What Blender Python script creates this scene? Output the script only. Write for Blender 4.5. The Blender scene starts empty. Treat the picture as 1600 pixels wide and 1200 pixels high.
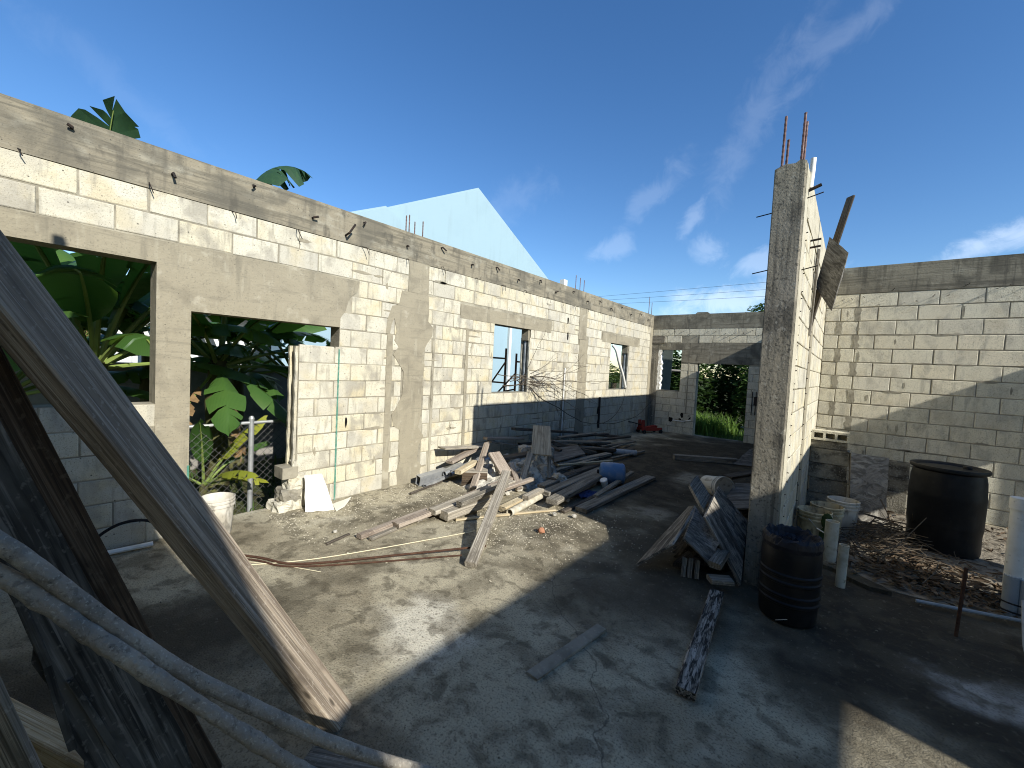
import bpy, bmesh, math, random
from mathutils import Vector, Matrix, noise
random.seed(7)
sc = bpy.context.scene
R = math.radians

# ------------------------------------------------------------------ camera, sky, sun, exposure
yaw, pitch, roll = 0.681932, -0.045091, 0.050957
fwd = Vector((-math.sin(yaw)*math.cos(pitch), math.cos(yaw)*math.cos(pitch), math.sin(pitch)))
r0 = Vector((math.cos(yaw), math.sin(yaw), 0)); u0 = r0.cross(fwd)
rt = math.cos(roll)*r0 + math.sin(roll)*u0
up = -math.sin(roll)*r0 + math.cos(roll)*u0
cam_d = bpy.data.cameras.new('camera'); cam = bpy.data.objects.new('camera', cam_d)
sc.collection.objects.link(cam)
cam.matrix_world = Matrix(((rt.x, up.x, -fwd.x, 0), (rt.y, up.y, -fwd.y, 0), (rt.z, up.z, -fwd.z, 1.66), (0, 0, 0, 1)))
cam_d.sensor_width = 36; cam_d.lens = 651.49/1600*36
cam_d.clip_start = 0.05; cam_d.clip_end = 600
sc.camera = cam

SUN_TRAVEL = Vector((-1, .217, -.575)).normalized()
sun_d = bpy.data.lights.new('sun', 'SUN'); sun = bpy.data.objects.new('sun', sun_d)
sc.collection.objects.link(sun)
sun_d.energy = 3.3; sun_d.angle = R(0.5); sun_d.color = (1.0, .98, .945)
sun.rotation_euler = SUN_TRAVEL.to_track_quat('-Z', 'Y').to_euler()
sun.location = (8, -2, 9)

world = bpy.data.worlds.new('World'); sc.world = world; world.use_nodes = True
wn, wl = world.node_tree.nodes, world.node_tree.links
wn.clear()
w_out = wn.new('ShaderNodeOutputWorld'); w_bg = wn.new('ShaderNodeBackground')
sky = wn.new('ShaderNodeTexSky'); sky.sky_type = 'NISHITA'; sky.sun_disc = False
sky.sun_elevation = math.asin(-SUN_TRAVEL.z)
sky.sun_rotation = math.atan2(-SUN_TRAVEL.x, -SUN_TRAVEL.y)
sky.air_density = 1.0; sky.dust_density = .15; sky.ozone_density = 3.0; sky.altitude = 0
w_hsv = wn.new('ShaderNodeHueSaturation'); w_hsv.inputs['Saturation'].default_value = 1.22; w_hsv.inputs['Hue'].default_value = .505
w_bg.inputs['Strength'].default_value = 0.08
w_tc = wn.new('ShaderNodeTexCoord')
# individual wisps: soft elongated patches of torn noise at their own bearing in the sky (direction, tilt, length, width, density)
WISPS = [((-.155,.865,.478), 62, .20, .045, .13), ((-.274,.906,.323), 70, .045, .022, .28), ((-.24,.934,.266), -50, .05, .026, .32), ((-.427,.859,.283), 35, .05, .032, .24),
         ((.19,.955,.222), 14, .13, .030, .65), ((.14,.965,.20), 8, .12, .02, .5), ((-.205,.962,.165), 16, .16, .030, .70), ((-.16,.958,.235), 25, .06, .025, .40), ((-.35,.86,.37), 40, .10, .03, .16),
         ((-.05,.83,.555), 20, .12, .03, .14), ((-.91,.12,.40), -35, .2, .03, .06), ((.45,.87,.20), 10, .2, .04, .5), ((-.62,.70,.35), 20, .12, .04, .10)]
w_n = wn.new('ShaderNodeTexNoise'); w_n.inputs['Scale'].default_value = 17; w_n.inputs['Detail'].default_value = 9; w_n.inputs['Roughness'].default_value = .66; w_n.inputs['Distortion'].default_value = .6
w_nb = wn.new('ShaderNodeTexNoise'); w_nb.inputs['Scale'].default_value = 6; w_nb.inputs['Detail'].default_value = 6
wl.new(w_tc.outputs['Generated'], w_n.inputs['Vector']); wl.new(w_tc.outputs['Generated'], w_nb.inputs['Vector'])
w_warp = wn.new('ShaderNodeVectorMath'); w_warp.operation = 'MULTIPLY_ADD'; w_warp.inputs[1].default_value = (.12, .12, .12)
wl.new(w_nb.outputs['Color'], w_warp.inputs[0]); wl.new(w_tc.outputs['Generated'], w_warp.inputs[2])
acc = None
for d, tilt, la, lb, amt in WISPS:
    d = Vector(d).normalized(); e1 = d.cross(Vector((0, 0, 1))).normalized(); e2 = e1.cross(d); a = R(tilt)
    t1 = (e1*math.cos(a)+e2*math.sin(a)); t2 = (e2*math.cos(a)-e1*math.sin(a)); off = Vector((.06, .06, .06))
    cb = wn.new('ShaderNodeCombineXYZ')
    for k, (t, l) in enumerate(((t1, la), (t2, lb))):
        dt = wn.new('ShaderNodeVectorMath'); dt.operation = 'DOT_PRODUCT'; dt.inputs[1].default_value = t/l
        sb = wn.new('ShaderNodeMath'); sb.operation = 'SUBTRACT'; sb.inputs[1].default_value = (d+off).dot(t)/l
        wl.new(w_warp.outputs[0], dt.inputs[0]); wl.new(dt.outputs['Value'], sb.inputs[0]); wl.new(sb.outputs[0], cb.inputs[k])
    fr = wn.new('ShaderNodeVectorMath'); fr.operation = 'DOT_PRODUCT'; fr.inputs[1].default_value = -d*4; wl.new(w_tc.outputs['Generated'], fr.inputs[0])
    mx = wn.new('ShaderNodeMath'); mx.operation = 'MAXIMUM'; wl.new(fr.outputs['Value'], mx.inputs[0]); mx.inputs[1].default_value = 0; wl.new(mx.outputs[0], cb.inputs[2])
    ln = wn.new('ShaderNodeVectorMath'); ln.operation = 'LENGTH'; wl.new(cb.outputs[0], ln.inputs[0])
    ad = wn.new('ShaderNodeMath'); ad.operation = 'MULTIPLY_ADD'; wl.new(w_n.outputs['Fac'], ad.inputs[0]); ad.inputs[1].default_value = -2.6; wl.new(ln.outputs['Value'], ad.inputs[2])
    mr = wn.new('ShaderNodeMapRange'); mr.interpolation_type = 'SMOOTHSTEP'; mr.inputs['From Min'].default_value = -1.25; mr.inputs['From Max'].default_value = -.12
    mr.inputs['To Min'].default_value = amt*.42; mr.inputs['To Max'].default_value = 0; wl.new(ad.outputs[0], mr.inputs['Value'])
    if acc is None: acc = mr.outputs[0]
    else:
        sm = wn.new('ShaderNodeMath'); sm.operation = 'MAXIMUM'; wl.new(acc, sm.inputs[0]); wl.new(mr.outputs[0], sm.inputs[1]); acc = sm.outputs[0]
w_mix = wn.new('ShaderNodeMix'); w_mix.data_type = 'RGBA'
wl.new(sky.outputs[0], w_hsv.inputs['Color'])
wl.new(acc, w_mix.inputs[0]); wl.new(w_hsv.outputs[0], w_mix.inputs[6]); w_mix.inputs[7].default_value = (8.6, 9.2, 10.0, 1)
wl.new(w_mix.outputs[2], w_bg.inputs['Color']); wl.new(w_bg.outputs[0], w_out.inputs[0])

sc.view_settings.view_transform = 'Standard'; sc.view_settings.look = 'None'
sc.view_settings.gamma = 1; sc.view_settings.use_curve_mapping = False
sc.view_settings.exposure = 1.12
sc.render.engine = 'CYCLES'
sc.cycles.max_bounces = 8; sc.cycles.diffuse_bounces = 5; sc.cycles.glossy_bounces = 2
sc.cycles.transmission_bounces = 2; sc.cycles.transparent_max_bounces = 4
sc.cycles.caustics_reflective = False; sc.cycles.caustics_refractive = False
sc.cycles.use_denoising = True
sc.cycles.sample_clamp_indirect = 6; sc.cycles.pixel_filter_type = 'BLACKMAN_HARRIS'; sc.cycles.filter_width = 1.05

# ------------------------------------------------------------------ materials
MATS = {}
def pmat(name, base, layers=(), rough=.9, bumps=(), coord='Object', rnd=0.0, metal=0.0, spec=.10, rough_tex=None, transl=None):
    """base: colour, or list of colours chosen by the object's random number."""
    m = bpy.data.materials.new(name); m.use_nodes = True; MATS[name] = m
    warm = lambda c: (c[0], c[1]*.985, c[2]*.925)
    base = [warm(c) for c in base] if isinstance(base, list) else warm(base)
    layers = [(*ly[:4], warm(ly[4]), *ly[5:]) for ly in layers]
    N, L = m.node_tree.nodes, m.node_tree.links
    p = N['Principled BSDF']; p.inputs['Roughness'].default_value = rough; p.inputs['Metallic'].default_value = metal
    p.inputs['Specular IOR Level'].default_value = spec
    tc = N.new('ShaderNodeTexCoord'); oi = N.new('ShaderNodeObjectInfo'); vec = tc.outputs[coord]
    if coord == 'World':
        pass
    off = N.new('ShaderNodeVectorMath'); off.operation = 'MULTIPLY_ADD'
    cmb = N.new('ShaderNodeCombineXYZ')
    for i in range(3): L.new(oi.outputs['Random'], cmb.inputs[i])
    L.new(cmb.outputs[0], off.inputs[0]); off.inputs[1].default_value = (rnd*31, rnd*17, rnd*43); L.new(vec, off.inputs[2])
    vec = off.outputs[0]
    def tex(kind, scale, detail=5, dist=0.0, rough=.55):
        mp = N.new('ShaderNodeMapping'); mp.inputs['Scale'].default_value = scale if hasattr(scale, '__len__') else (scale,)*3
        L.new(vec, mp.inputs['Vector'])
        if kind == 'noise':
            t = N.new('ShaderNodeTexNoise'); t.inputs['Scale'].default_value = 1; t.inputs['Detail'].default_value = detail
            t.inputs['Distortion'].default_value = dist; t.inputs['Roughness'].default_value = rough; o = t.outputs['Fac']
        elif kind == 'voronoi':
            t = N.new('ShaderNodeTexVoronoi'); t.inputs['Scale'].default_value = 1; o = t.outputs['Distance']
        elif kind == 'edge':
            nz = N.new('ShaderNodeTexNoise'); nz.inputs['Scale'].default_value = 1.7; nz.inputs['Detail'].default_value = 6
            L.new(mp.outputs[0], nz.inputs['Vector'])
            ad = N.new('ShaderNodeVectorMath'); ad.operation = 'MULTIPLY_ADD'; ad.inputs[1].default_value = (dist,)*3
            L.new(nz.outputs['Color'], ad.inputs[0]); L.new(mp.outputs[0], ad.inputs[2])
            t = N.new('ShaderNodeTexVoronoi'); t.feature = 'DISTANCE_TO_EDGE'; t.inputs['Scale'].default_value = 1
            L.new(ad.outputs[0], t.inputs['Vector']); return t.outputs['Distance']
        elif kind == 'wave':
            t = N.new('ShaderNodeTexWave'); t.bands_direction = 'Y'; t.inputs['Scale'].default_value = 1; t.inputs['Distortion'].default_value = dist
            t.inputs['Detail'].default_value = detail; t.inputs['Detail Scale'].default_value = .6; o = t.outputs['Fac']
        elif kind == 'blob':
            nz = N.new('ShaderNodeTexNoise'); nz.inputs['Scale'].default_value = detail; nz.inputs['Detail'].default_value = 8
            L.new(vec, nz.inputs['Vector']); mp.vector_type = 'TEXTURE'; mp.inputs['Location'].default_value = (*rough, 0)
            ln = N.new('ShaderNodeVectorMath'); ln.operation = 'LENGTH'; L.new(mp.outputs[0], ln.inputs[0])
            ad = N.new('ShaderNodeMath'); ad.operation = 'MULTIPLY_ADD'; L.new(nz.outputs['Fac'], ad.inputs[0]); ad.inputs[1].default_value = dist
            L.new(ln.outputs['Value'], ad.inputs[2]); return ad.outputs[0]
        elif kind == 'height':
            s = N.new('ShaderNodeSeparateXYZ'); L.new(mp.outputs[0], s.inputs[0]); return s.outputs[2]
        L.new(mp.outputs[0], t.inputs['Vector']); return o
    if isinstance(base, list):
        rp = N.new('ShaderNodeValToRGB'); L.new(oi.outputs['Random'], rp.inputs[0])
        els = rp.color_ramp.elements
        while len(els) < len(base): els.new(.5)
        for i, c in enumerate(base): els[i].position = i/(len(base)-1); els[i].color = (*c, 1)
        col = rp.outputs[0]
    else:
        rgb = N.new('ShaderNodeRGB'); rgb.outputs[0].default_value = (*base, 1); col = rgb.outputs[0]
    for ly in layers:
        kind, scale, lo, hi, c, amt = ly[:6]; kw = ly[6] if len(ly) > 6 else {}
        t = tex(kind, scale, **kw)
        mr = N.new('ShaderNodeMapRange'); mr.interpolation_type = 'SMOOTHSTEP'
        mr.inputs['From Min'].default_value = lo; mr.inputs['From Max'].default_value = hi
        if lo > hi:
            mr.inputs['From Min'].default_value = hi; mr.inputs['From Max'].default_value = lo
            mr.inputs['To Min'].default_value = amt; mr.inputs['To Max'].default_value = 0
        else: mr.inputs['To Max'].default_value = amt
        L.new(t, mr.inputs['Value'])
        mx = N.new('ShaderNodeMix'); mx.data_type = 'RGBA'; L.new(mr.outputs[0], mx.inputs[0]); L.new(col, mx.inputs[6])
        mx.inputs[7].default_value = (*c, 1); col = mx.outputs[2]
    L.new(col, p.inputs['Base Color'])
    nrm = None
    for kind, scale, strength, dist, *kw in bumps:
        t = tex(kind, scale, **(kw[0] if kw else {}))
        b = N.new('ShaderNodeBump'); b.inputs['Strength'].default_value = strength; b.inputs['Distance'].default_value = dist
        L.new(t, b.inputs['Height'])
        if nrm: L.new(nrm, b.inputs['Normal'])
        nrm = b.outputs[0]
    if nrm: L.new(nrm, p.inputs['Normal'])
    if transl:
        tr = N.new('ShaderNodeBsdfTranslucent'); tr.inputs[0].default_value = (*transl[0], 1)
        mxs = N.new('ShaderNodeMixShader'); mxs.inputs[0].default_value = transl[1]
        L.new(p.outputs[0], mxs.inputs[1]); L.new(tr.outputs[0], mxs.inputs[2]); L.new(mxs.outputs[0], N['Material Output'].inputs[0])
    return m

BLK = [(.53, .495, .395), (.545, .515, .42), (.515, .485, .395), (.545, .50, .365), (.53, .505, .425), (.56, .53, .435), (.51, .465, .345), (.48, .455, .38)]
pmat('block', BLK, [
    ('noise', (3.5, 3.5, 3.5), .47, .66, (.44, .35, .18), .45, dict(detail=6)),
    ('noise', (5, 5, 3.5), .49, .67, (.27, .25, .21), .75, dict(detail=9, dist=.5)),
    ('noise', (22, 22, 3.2), .53, .70, (.25, .232, .19), .60, dict(detail=8)),
    ('noise', (1.7, 1.7, 1.7), .46, .62, (.40, .38, .325), .6, dict(detail=3)),
    ('noise', 85, .57, .68, (.27, .245, .19), .60, dict(detail=3)),
    ('noise', 140, .63, .68, (.12, .105, .085), .60, dict(detail=2)),
    ('voronoi', 13, .10, .045, (.05, .045, .04), .85)],
    bumps=[('noise', 130, .45, .006, dict(detail=3)), ('voronoi', 22, .3, .006), ('noise', 14, .4, .012)], rnd=1)
pmat('block_brightened', [(.60, .56, .44), (.64, .60, .475), (.56, .525, .425), (.66, .60, .455), (.61, .575, .475)], [  # left wall's block, colour brightened to stand in for stronger sunlight
    ('noise', (4, 4, 4), .48, .70, (.44, .38, .27), .50, dict(detail=7)),
    ('noise', (7, 7, 4), .49, .67, (.36, .34, .285), .65, dict(detail=9, dist=.4)),
    ('noise', (20, 20, 3), .54, .70, (.33, .31, .26), .5, dict(detail=8)),
    ('noise', 95, .55, .68, (.30, .27, .205), .70, dict(detail=3)),
    ('noise', 170, .58, .66, (.13, .12, .10), .65, dict(detail=2)),
    ('voronoi', 40, .16, .05, (.13, .12, .10), .6)],
    bumps=[('noise', 150, .8, .008, dict(detail=3)), ('noise', 16, .35, .012)], rnd=1)
pmat('block_old', [(.20, .18, .14), (.26, .24, .19), (.17, .155, .125)], [
    ('noise', (5, 5, 7), .45, .62, (.045, .04, .033), .85, dict(detail=8)), ('noise', 60, .52, .66, (.38, .36, .30), .5), ('noise', (12, 12, 6), .54, .68, (.34, .31, .24), .5)],
    bumps=[('noise', 60, .8, .012)], rnd=1)
pmat('mortar', (.25, .228, .178), [('noise', 18, .45, .7, (.12, .11, .085), .7), ('noise', 2.2, .45, .66, (.38, .35, .275), .75)],
     bumps=[('noise', 70, .7, .008)], coord='Object')
CONC = [
    ('noise', (1.3, 1.3, 22), .47, .66, (.105, .096, .075), .70, dict(detail=9, dist=.9)),
    ('noise', (2.2, 2.2, 55), .52, .70, (.30, .275, .215), .55, dict(detail=5, dist=.4)),
    ('noise', (13, 13, 1.4), .53, .70, (.11, .10, .08), .60, dict(detail=7)),
    ('noise', (2.4, 2.4, 3.2), .50, .68, (.105, .098, .08), .60, dict(detail=9, dist=.5)),
    ('noise', (5, 5, 7), .54, .70, (.33, .31, .25), .55, dict(detail=8)),
    ('noise', 60, .56, .70, (.085, .08, .065), .55, dict(detail=4)),
    ('voronoi', 13, .07, .03, (.04, .036, .032), .8)]
pmat('concrete_grain', (.24, .212, .158), CONC + [('noise', (1.6, 1.6, 2.2), .47, .62, (.10, .094, .078), .6, dict(detail=9, dist=.7)), ('noise', (9, 9, 5), .56, .68, (.07, .066, .056), .55, dict(detail=9))],
    bumps=[('noise', (4, 4, 70), .45, .006, dict(detail=4)), ('noise', 55, .4, .006), ('noise', 7, .35, .02)], rnd=1)
pmat('concrete', (.285, .255, .19), [
    ('noise', (3, 3, 4), .46, .68, (.19, .17, .13), .65, dict(detail=10, dist=.6)),
    ('noise', (16, 16, 3), .54, .72, (.37, .345, .27), .5, dict(detail=8)),
    ('noise', (2.2, 2.2, 26), .55, .72, (.17, .155, .12), .45, dict(detail=7, dist=.8)),
    ('noise', (10, 10, 1.2), .56, .72, (.15, .138, .108), .5, dict(detail=7)),
    ('noise', 75, .55, .70, (.13, .12, .095), .45, dict(detail=4)),
    ('noise', 6, .60, .72, (.44, .41, .33), .5, dict(detail=9)),
    ('voronoi', 9, .05, .022, (.04, .036, .032), .8)],
    bumps=[('noise', 60, .45, .006, dict(detail=4)), ('noise', 9, .4, .02, dict(detail=6))], rnd=1)
pmat('concrete_swirl', (.25, .23, .20), [('noise', (3.2, 3.2, 2.2), .44, .56, (.12, .11, .095), .75, dict(detail=7, dist=5)), ('noise', (4, 4, 2), .52, .62, (.38, .36, .315), .7, dict(detail=8, dist=4)), ('noise', 50, .55, .7, (.10, .095, .085), .5)],
    bumps=[('noise', (3.2, 3.2, 2.2), .8, .03, dict(detail=7, dist=5)), ('noise', 60, .5, .006)])
pmat('concrete_sunlit', (.46, .425, .335), [('noise', (4, 4, 9), .48, .68, (.31, .28, .21), .6, dict(detail=9)), ('noise', 60, .56, .70, (.17, .155, .12), .5), ('noise', (14, 14, 2), .55, .7, (.24, .22, .17), .5)], bumps=[('noise', 60, .5, .008)])  # concrete lightened so that direct sun is put into its colour
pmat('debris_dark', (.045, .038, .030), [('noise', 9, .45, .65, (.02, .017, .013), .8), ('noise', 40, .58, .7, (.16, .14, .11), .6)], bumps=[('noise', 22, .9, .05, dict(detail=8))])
pmat('wire', (.10, .10, .10), [], rough=.5, metal=.4)
pmat('concrete_dark', (.25, .225, .175), [
    ('noise', (24, 24, 1.0), .47, .64, (.075, .07, .058), .75, dict(detail=7)),
    ('noise', (3, 3, 2), .48, .66, (.30, .275, .225), .65, dict(detail=9, dist=.4)),
    ('noise', (2, 2, 2.4), .52, .66, (.07, .065, .055), .65, dict(detail=9)),
    ('noise', 45, .54, .66, (.06, .056, .048), .7, dict(detail=5)),
    ('noise', 26, .60, .70, (.42, .40, .34), .5, dict(detail=4)),
    ('voronoi', 16, .08, .04, (.46, .44, .38), .6)],
    bumps=[('noise', 60, .45, .008), ('noise', (14, 14, 2), .35, .012)], rnd=1)
pmat('concrete_beam', (.22, .20, .155), CONC + [('noise', (3, 3, 3), .47, .66, (.075, .07, .058), .7, dict(detail=9, dist=.6)), ('noise', (20, 20, 2), .55, .70, (.07, .065, .055), .6)],
    bumps=[('noise', (5, 5, 60), .45, .008), ('noise', 50, .35, .006)], rnd=1)
pmat('stained_core', (.26, .24, .195), [('noise', 6, .45, .7, (.13, .12, .098), .7), ('noise', 40, .55, .7, (.38, .35, .29), .4)], bumps=[('noise', 40, .6, .01)])
pmat('floor_concrete', (.43, .385, .28), [
    ('noise', (.8, 1.0, 1), .44, .62, (.25, .215, .15), .80, dict(detail=11, dist=.5)),
    ('noise', (2.2, 2.0, 1), .55, .70, (.50, .46, .36), .60, dict(detail=11, dist=.6)),
    ('blob', (2.5, 5.6, 1), 1.65, 1.1, (.030, .025, .018), .96, dict(dist=1.15, detail=1.6, rough=(-1.9, 8.6))),  # dark blobs: floor stains, with the shade over them deepened in the colour
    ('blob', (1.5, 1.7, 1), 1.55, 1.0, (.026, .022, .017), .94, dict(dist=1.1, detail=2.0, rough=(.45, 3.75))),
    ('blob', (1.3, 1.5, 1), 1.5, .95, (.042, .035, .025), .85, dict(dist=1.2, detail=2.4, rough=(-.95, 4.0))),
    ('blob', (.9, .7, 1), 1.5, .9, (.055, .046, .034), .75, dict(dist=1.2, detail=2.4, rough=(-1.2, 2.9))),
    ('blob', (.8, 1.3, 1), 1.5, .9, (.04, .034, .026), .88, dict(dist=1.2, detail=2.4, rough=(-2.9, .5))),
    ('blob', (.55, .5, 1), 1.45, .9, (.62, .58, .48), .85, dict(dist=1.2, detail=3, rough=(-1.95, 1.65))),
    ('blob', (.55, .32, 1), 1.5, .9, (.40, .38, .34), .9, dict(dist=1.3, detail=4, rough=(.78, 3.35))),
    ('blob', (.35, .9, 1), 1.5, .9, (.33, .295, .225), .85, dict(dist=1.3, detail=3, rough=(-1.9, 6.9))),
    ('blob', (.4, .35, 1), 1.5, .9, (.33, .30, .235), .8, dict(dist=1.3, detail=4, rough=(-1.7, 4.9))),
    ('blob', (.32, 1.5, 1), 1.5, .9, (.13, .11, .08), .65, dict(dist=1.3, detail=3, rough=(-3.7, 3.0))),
    ('noise', (3, 3.4, 1), .47, .62, (.10, .086, .06), .55, dict(detail=11, dist=.4)),
    ('noise', (7, 8, 1), .50, .64, (.085, .072, .05), .60, dict(detail=11, dist=.5)),
    ('noise', (28, 20, 1), .56, .74, (.46, .42, .33), .16, dict(detail=9)),
    ('noise', 90, .48, .70, (.05, .042, .03), .62, dict(detail=9)),
    ('noise', 34, .57, .70, (.09, .076, .054), .5, dict(detail=10)),
    
    ('edge', .27, .0016, .0006, (.05, .045, .04), .5, dict(dist=.6))],
    bumps=[('noise', 110, .8, .009, dict(detail=5)), ('noise', 26, .5, .014, dict(detail=7)), ('noise', 5, .35, .03, dict(detail=6))], rough=.92)
pmat('soil', (.24, .21, .165), [('noise', 9, .45, .65, (.075, .063, .05), .85), ('noise', 40, .55, .7, (.30, .265, .21), .5)], bumps=[('noise', 30, .8, .03)])
pmat('grassy_ground', (.075, .085, .035), [('noise', 3, .45, .65, (.10, .08, .05), .7), ('noise', 20, .5, .7, (.045, .065, .02), .6)], bumps=[('noise', 25, .8, .04)])

def wood(name, cols, dark, light, grain=1.0, mould=0, sheet=False):
    g = grain; ly = [('noise', (2.2, 7, 7) if sheet else (1.3, 30*g, 30*g), .44, .64, dark, .65, dict(detail=9, dist=.6)),
          ('noise', (1.6, 150*g, 150*g), .47, .60, dark, .80, dict(detail=5, dist=.2)),
          ('noise', (2.5, 260*g, 260*g), .53, .66, light, .60, dict(detail=4)),
          ('noise', (3, 7, 7), .53, .70, tuple(c*.7 for c in dark), .55, dict(detail=8, dist=.4)),
          ('noise', (40, 55, 55), .58, .70, light, .35, dict(detail=3)),
          ('voronoi', (2.6, 9, 9), .12, .05, tuple(c*.35 for c in dark), .8)]
    if not sheet: ly.insert(1, ('wave', (.7, 16*g, 16*g), .62, .98, dark, .55, dict(detail=4, dist=4.5)))
    if mould: ly += [('noise', (2.2, 20, 20) if sheet else (11, 60, 60), .46, .58, (.022, .02, .018), mould, dict(detail=10, dist=.7)), ('noise', (14, 70, 70), .52, .60, (.02, .018, .016), mould*.8, dict(detail=6))]
    return pmat(name, cols, ly, bumps=[('noise', (2, 170*g, 170*g), .7, .005, dict(detail=4)), ('noise', (1.5, 34*g, 34*g), .25 if sheet else .5, .003 if sheet else .010)], rnd=1, rough=.85)
wood('wood_pale', [(.43, .39, .325), (.49, .445, .37), (.38, .35, .30)], (.165, .142, .112), (.60, .54, .43))
wood('wood_pink', [(.36, .308, .255), (.41, .355, .295), (.33, .285, .24)], (.165, .125, .098), (.56, .48, .39))
wood('wood_grey', [(.27, .24, .195), (.33, .30, .25), (.22, .20, .165)], (.09, .08, .064), (.46, .42, .36))
wood('wood_dark', [(.105, .088, .07), (.14, .118, .095)], (.04, .034, .028), (.23, .20, .165))
wood('wood_cream', [(.55, .47, .32), (.60, .53, .38)], (.34, .26, .15), (.70, .64, .50))
wood('wood_big', [(.35, .285, .215), (.36, .295, .225)], (.15, .117, .087), (.46, .405, .335), grain=.7)
wood('wood_brown', [(.085, .062, .042), (.10, .07, .048)], (.03, .022, .016), (.16, .125, .09), grain=.7)
wood('wood_blue', [(.10, .094, .083), (.11, .103, .09)], (.022, .021, .019), (.25, .235, .21), grain=.28, sheet=True)
wood('wood_mould', [(.33, .30, .26), (.36, .33, .29)], (.10, .09, .075), (.46, .43, .38), grain=.6, mould=.92)
wood('ply_mould', [(.31, .285, .245), (.35, .32, .275)], (.13, .115, .095), (.46, .42, .36), grain=.5, mould=.62, sheet=True)
wood('ply', [(.40, .355, .27), (.42, .375, .29)], (.22, .185, .135), (.46, .41, .32), grain=.4)
wood('ply_grey', [(.20, .188, .168), (.23, .215, .192)], (.085, .078, .068), (.33, .31, .275), grain=.4, mould=.35, sheet=True)
pmat('rust', (.075, .04, .027), [('noise', 40, .45, .65, (.05, .026, .018), .8), ('noise', 15, .55, .7, (.13, .07, .042), .5)], rough=.85, bumps=[('noise', 80, .5, .003)])
pmat('dark_iron', (.03, .026, .024), [('noise', 30, .5, .7, (.08, .045, .03), .6)], rough=.75)
pmat('rebar', (.16, .095, .085), [('noise', (8, 8, 30), .45, .65, (.07, .04, .036), .7), ('noise', 20, .55, .7, (.33, .25, .23), .6)], rough=.6, bumps=[('wave', (1, 1, 90), .6, .003)])
pmat('galvanised', (.42, .43, .44), [('noise', 14, .45, .7, (.27, .28, .29), .6)], rough=.42, metal=.55)
pmat('pvc_white', (.74, .73, .69), [('noise', 7, .5, .75, (.52, .48, .40), .55), ('noise', 30, .62, .74, (.22, .19, .15), .5)], rough=.4, spec=.4)
pmat('pvc_dirty', (.55, .52, .43), [('noise', 8, .42, .65, (.33, .29, .21), .7), ('noise', 25, .6, .72, (.10, .085, .06), .7)], rough=.5)
pmat('pvc_grey', (.30, .325, .345), [('noise', 9, .5, .7, (.20, .21, .22), .7), ('noise', 40, .6, .7, (.5, .5, .48), .4)], rough=.5)
pmat('pipe_caked', (.27, .24, .20), [('noise', 7, .46, .64, (.40, .37, .315), .6, dict(detail=9)), ('noise', 15, .54, .68, (.15, .14, .125), .6, dict(detail=9)),
      ('noise', 55, .55, .66, (.10, .09, .078), .55, dict(detail=7)), ('noise', 140, .57, .66, (.52, .49, .42), .45, dict(detail=4)), ('voronoi', 60, .13, .05, (.03, .028, .026), .6)], rough=.85,
      bumps=[('noise', 24, .6, .012, dict(detail=9)), ('noise', 120, .8, .006, dict(detail=5))])
pmat('grit_grey', (.21, .19, .15), [('noise', 3, .45, .65, (.13, .115, .085), .7)])
pmat('bucket_white', (.56, .53, .465), [('noise', (5, 5, 3), .44, .62, (.36, .32, .25), .75, dict(detail=9)), ('noise', (15, 15, 6), .54, .66, (.16, .145, .12), .7, dict(detail=7))], rough=.5, spec=.35)
pmat('bucket_cream', (.47, .41, .28), [('noise', (5, 5, 4), .42, .60, (.24, .20, .12), .8, dict(detail=9)), ('noise', (16, 16, 6), .52, .64, (.09, .075, .055), .75, dict(detail=7))], rough=.6)
pmat('drum_black', (.008, .0085, .0095), [('noise', 6, .45, .7, (.019, .02, .021), .7), ('noise', 30, .62, .75, (.035, .034, .033), .3)], rough=.45, spec=.18, bumps=[('noise', 9, .15, .02)])
pmat('bag_black', (.014, .015, .02), [], rough=.45, spec=.22, bumps=[('noise', 12, .5, .02)])
pmat('drum_blue', (.075, .165, .32), [('noise', 6, .45, .66, (.20, .26, .34), .7), ('noise', 25, .6, .75, (.28, .29, .30), .4)], rough=.5, spec=.4)
pmat('rag_blue', (.06, .07, .16), [('noise', 20, .5, .7, (.03, .035, .08), .6)], rough=.9)
pmat('sheet_white', (.70, .67, .575), [('noise', 5, .55, .75, (.66, .60, .47), .4)], rough=.7)
pmat('red_paint', (.27, .035, .025), [('noise', 20, .5, .7, (.10, .02, .016), .7)], rough=.55)
pmat('rubble', [(.50, .47, .41), (.42, .395, .345), (.56, .53, .46)], [('noise', 10, .45, .62, (.20, .185, .155), .8, dict(detail=9)), ('noise', 50, .55, .7, (.68, .65, .58), .5)],
     bumps=[('noise', 18, .9, .04, dict(detail=8)), ('noise', 70, .6, .01)], rnd=1)
pmat('chips', (.46, .42, .335), [('noise', 3, .45, .65, (.33, .29, .22), .7)], bumps=[('noise', 60, .5, .01)])
pmat('dead_leaf', (.115, .083, .055), [('noise', 8, .45, .65, (.10, .062, .038), .75), ('noise', 21, .55, .7, (.27, .225, .16), .6)], rough=.8)
pmat('twig', (.085, .068, .05), [('noise', 15, .5, .7, (.16, .135, .105), .6)], rough=.9)
pmat('leaf_banana', [(.05, .115, .024), (.04, .095, .024), (.06, .13, .026)], [('wave', (.6, 26, 26), .55, .9, (.035, .08, .018), .4), ('noise', 2.5, .5, .72, (.085, .15, .032), .5)],
     rough=.42, spec=.45, rnd=1, transl=((.24, .44, .05), .24))
pmat('leaf_top', (.022, .055, .026), [('noise', (3, 20, 20), .5, .7, (.035, .085, .03), .5)], rough=.5, spec=.3, transl=((.06, .16, .03), .08))  # leaf colour darkened to paint the upper leaves as shaded
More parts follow.
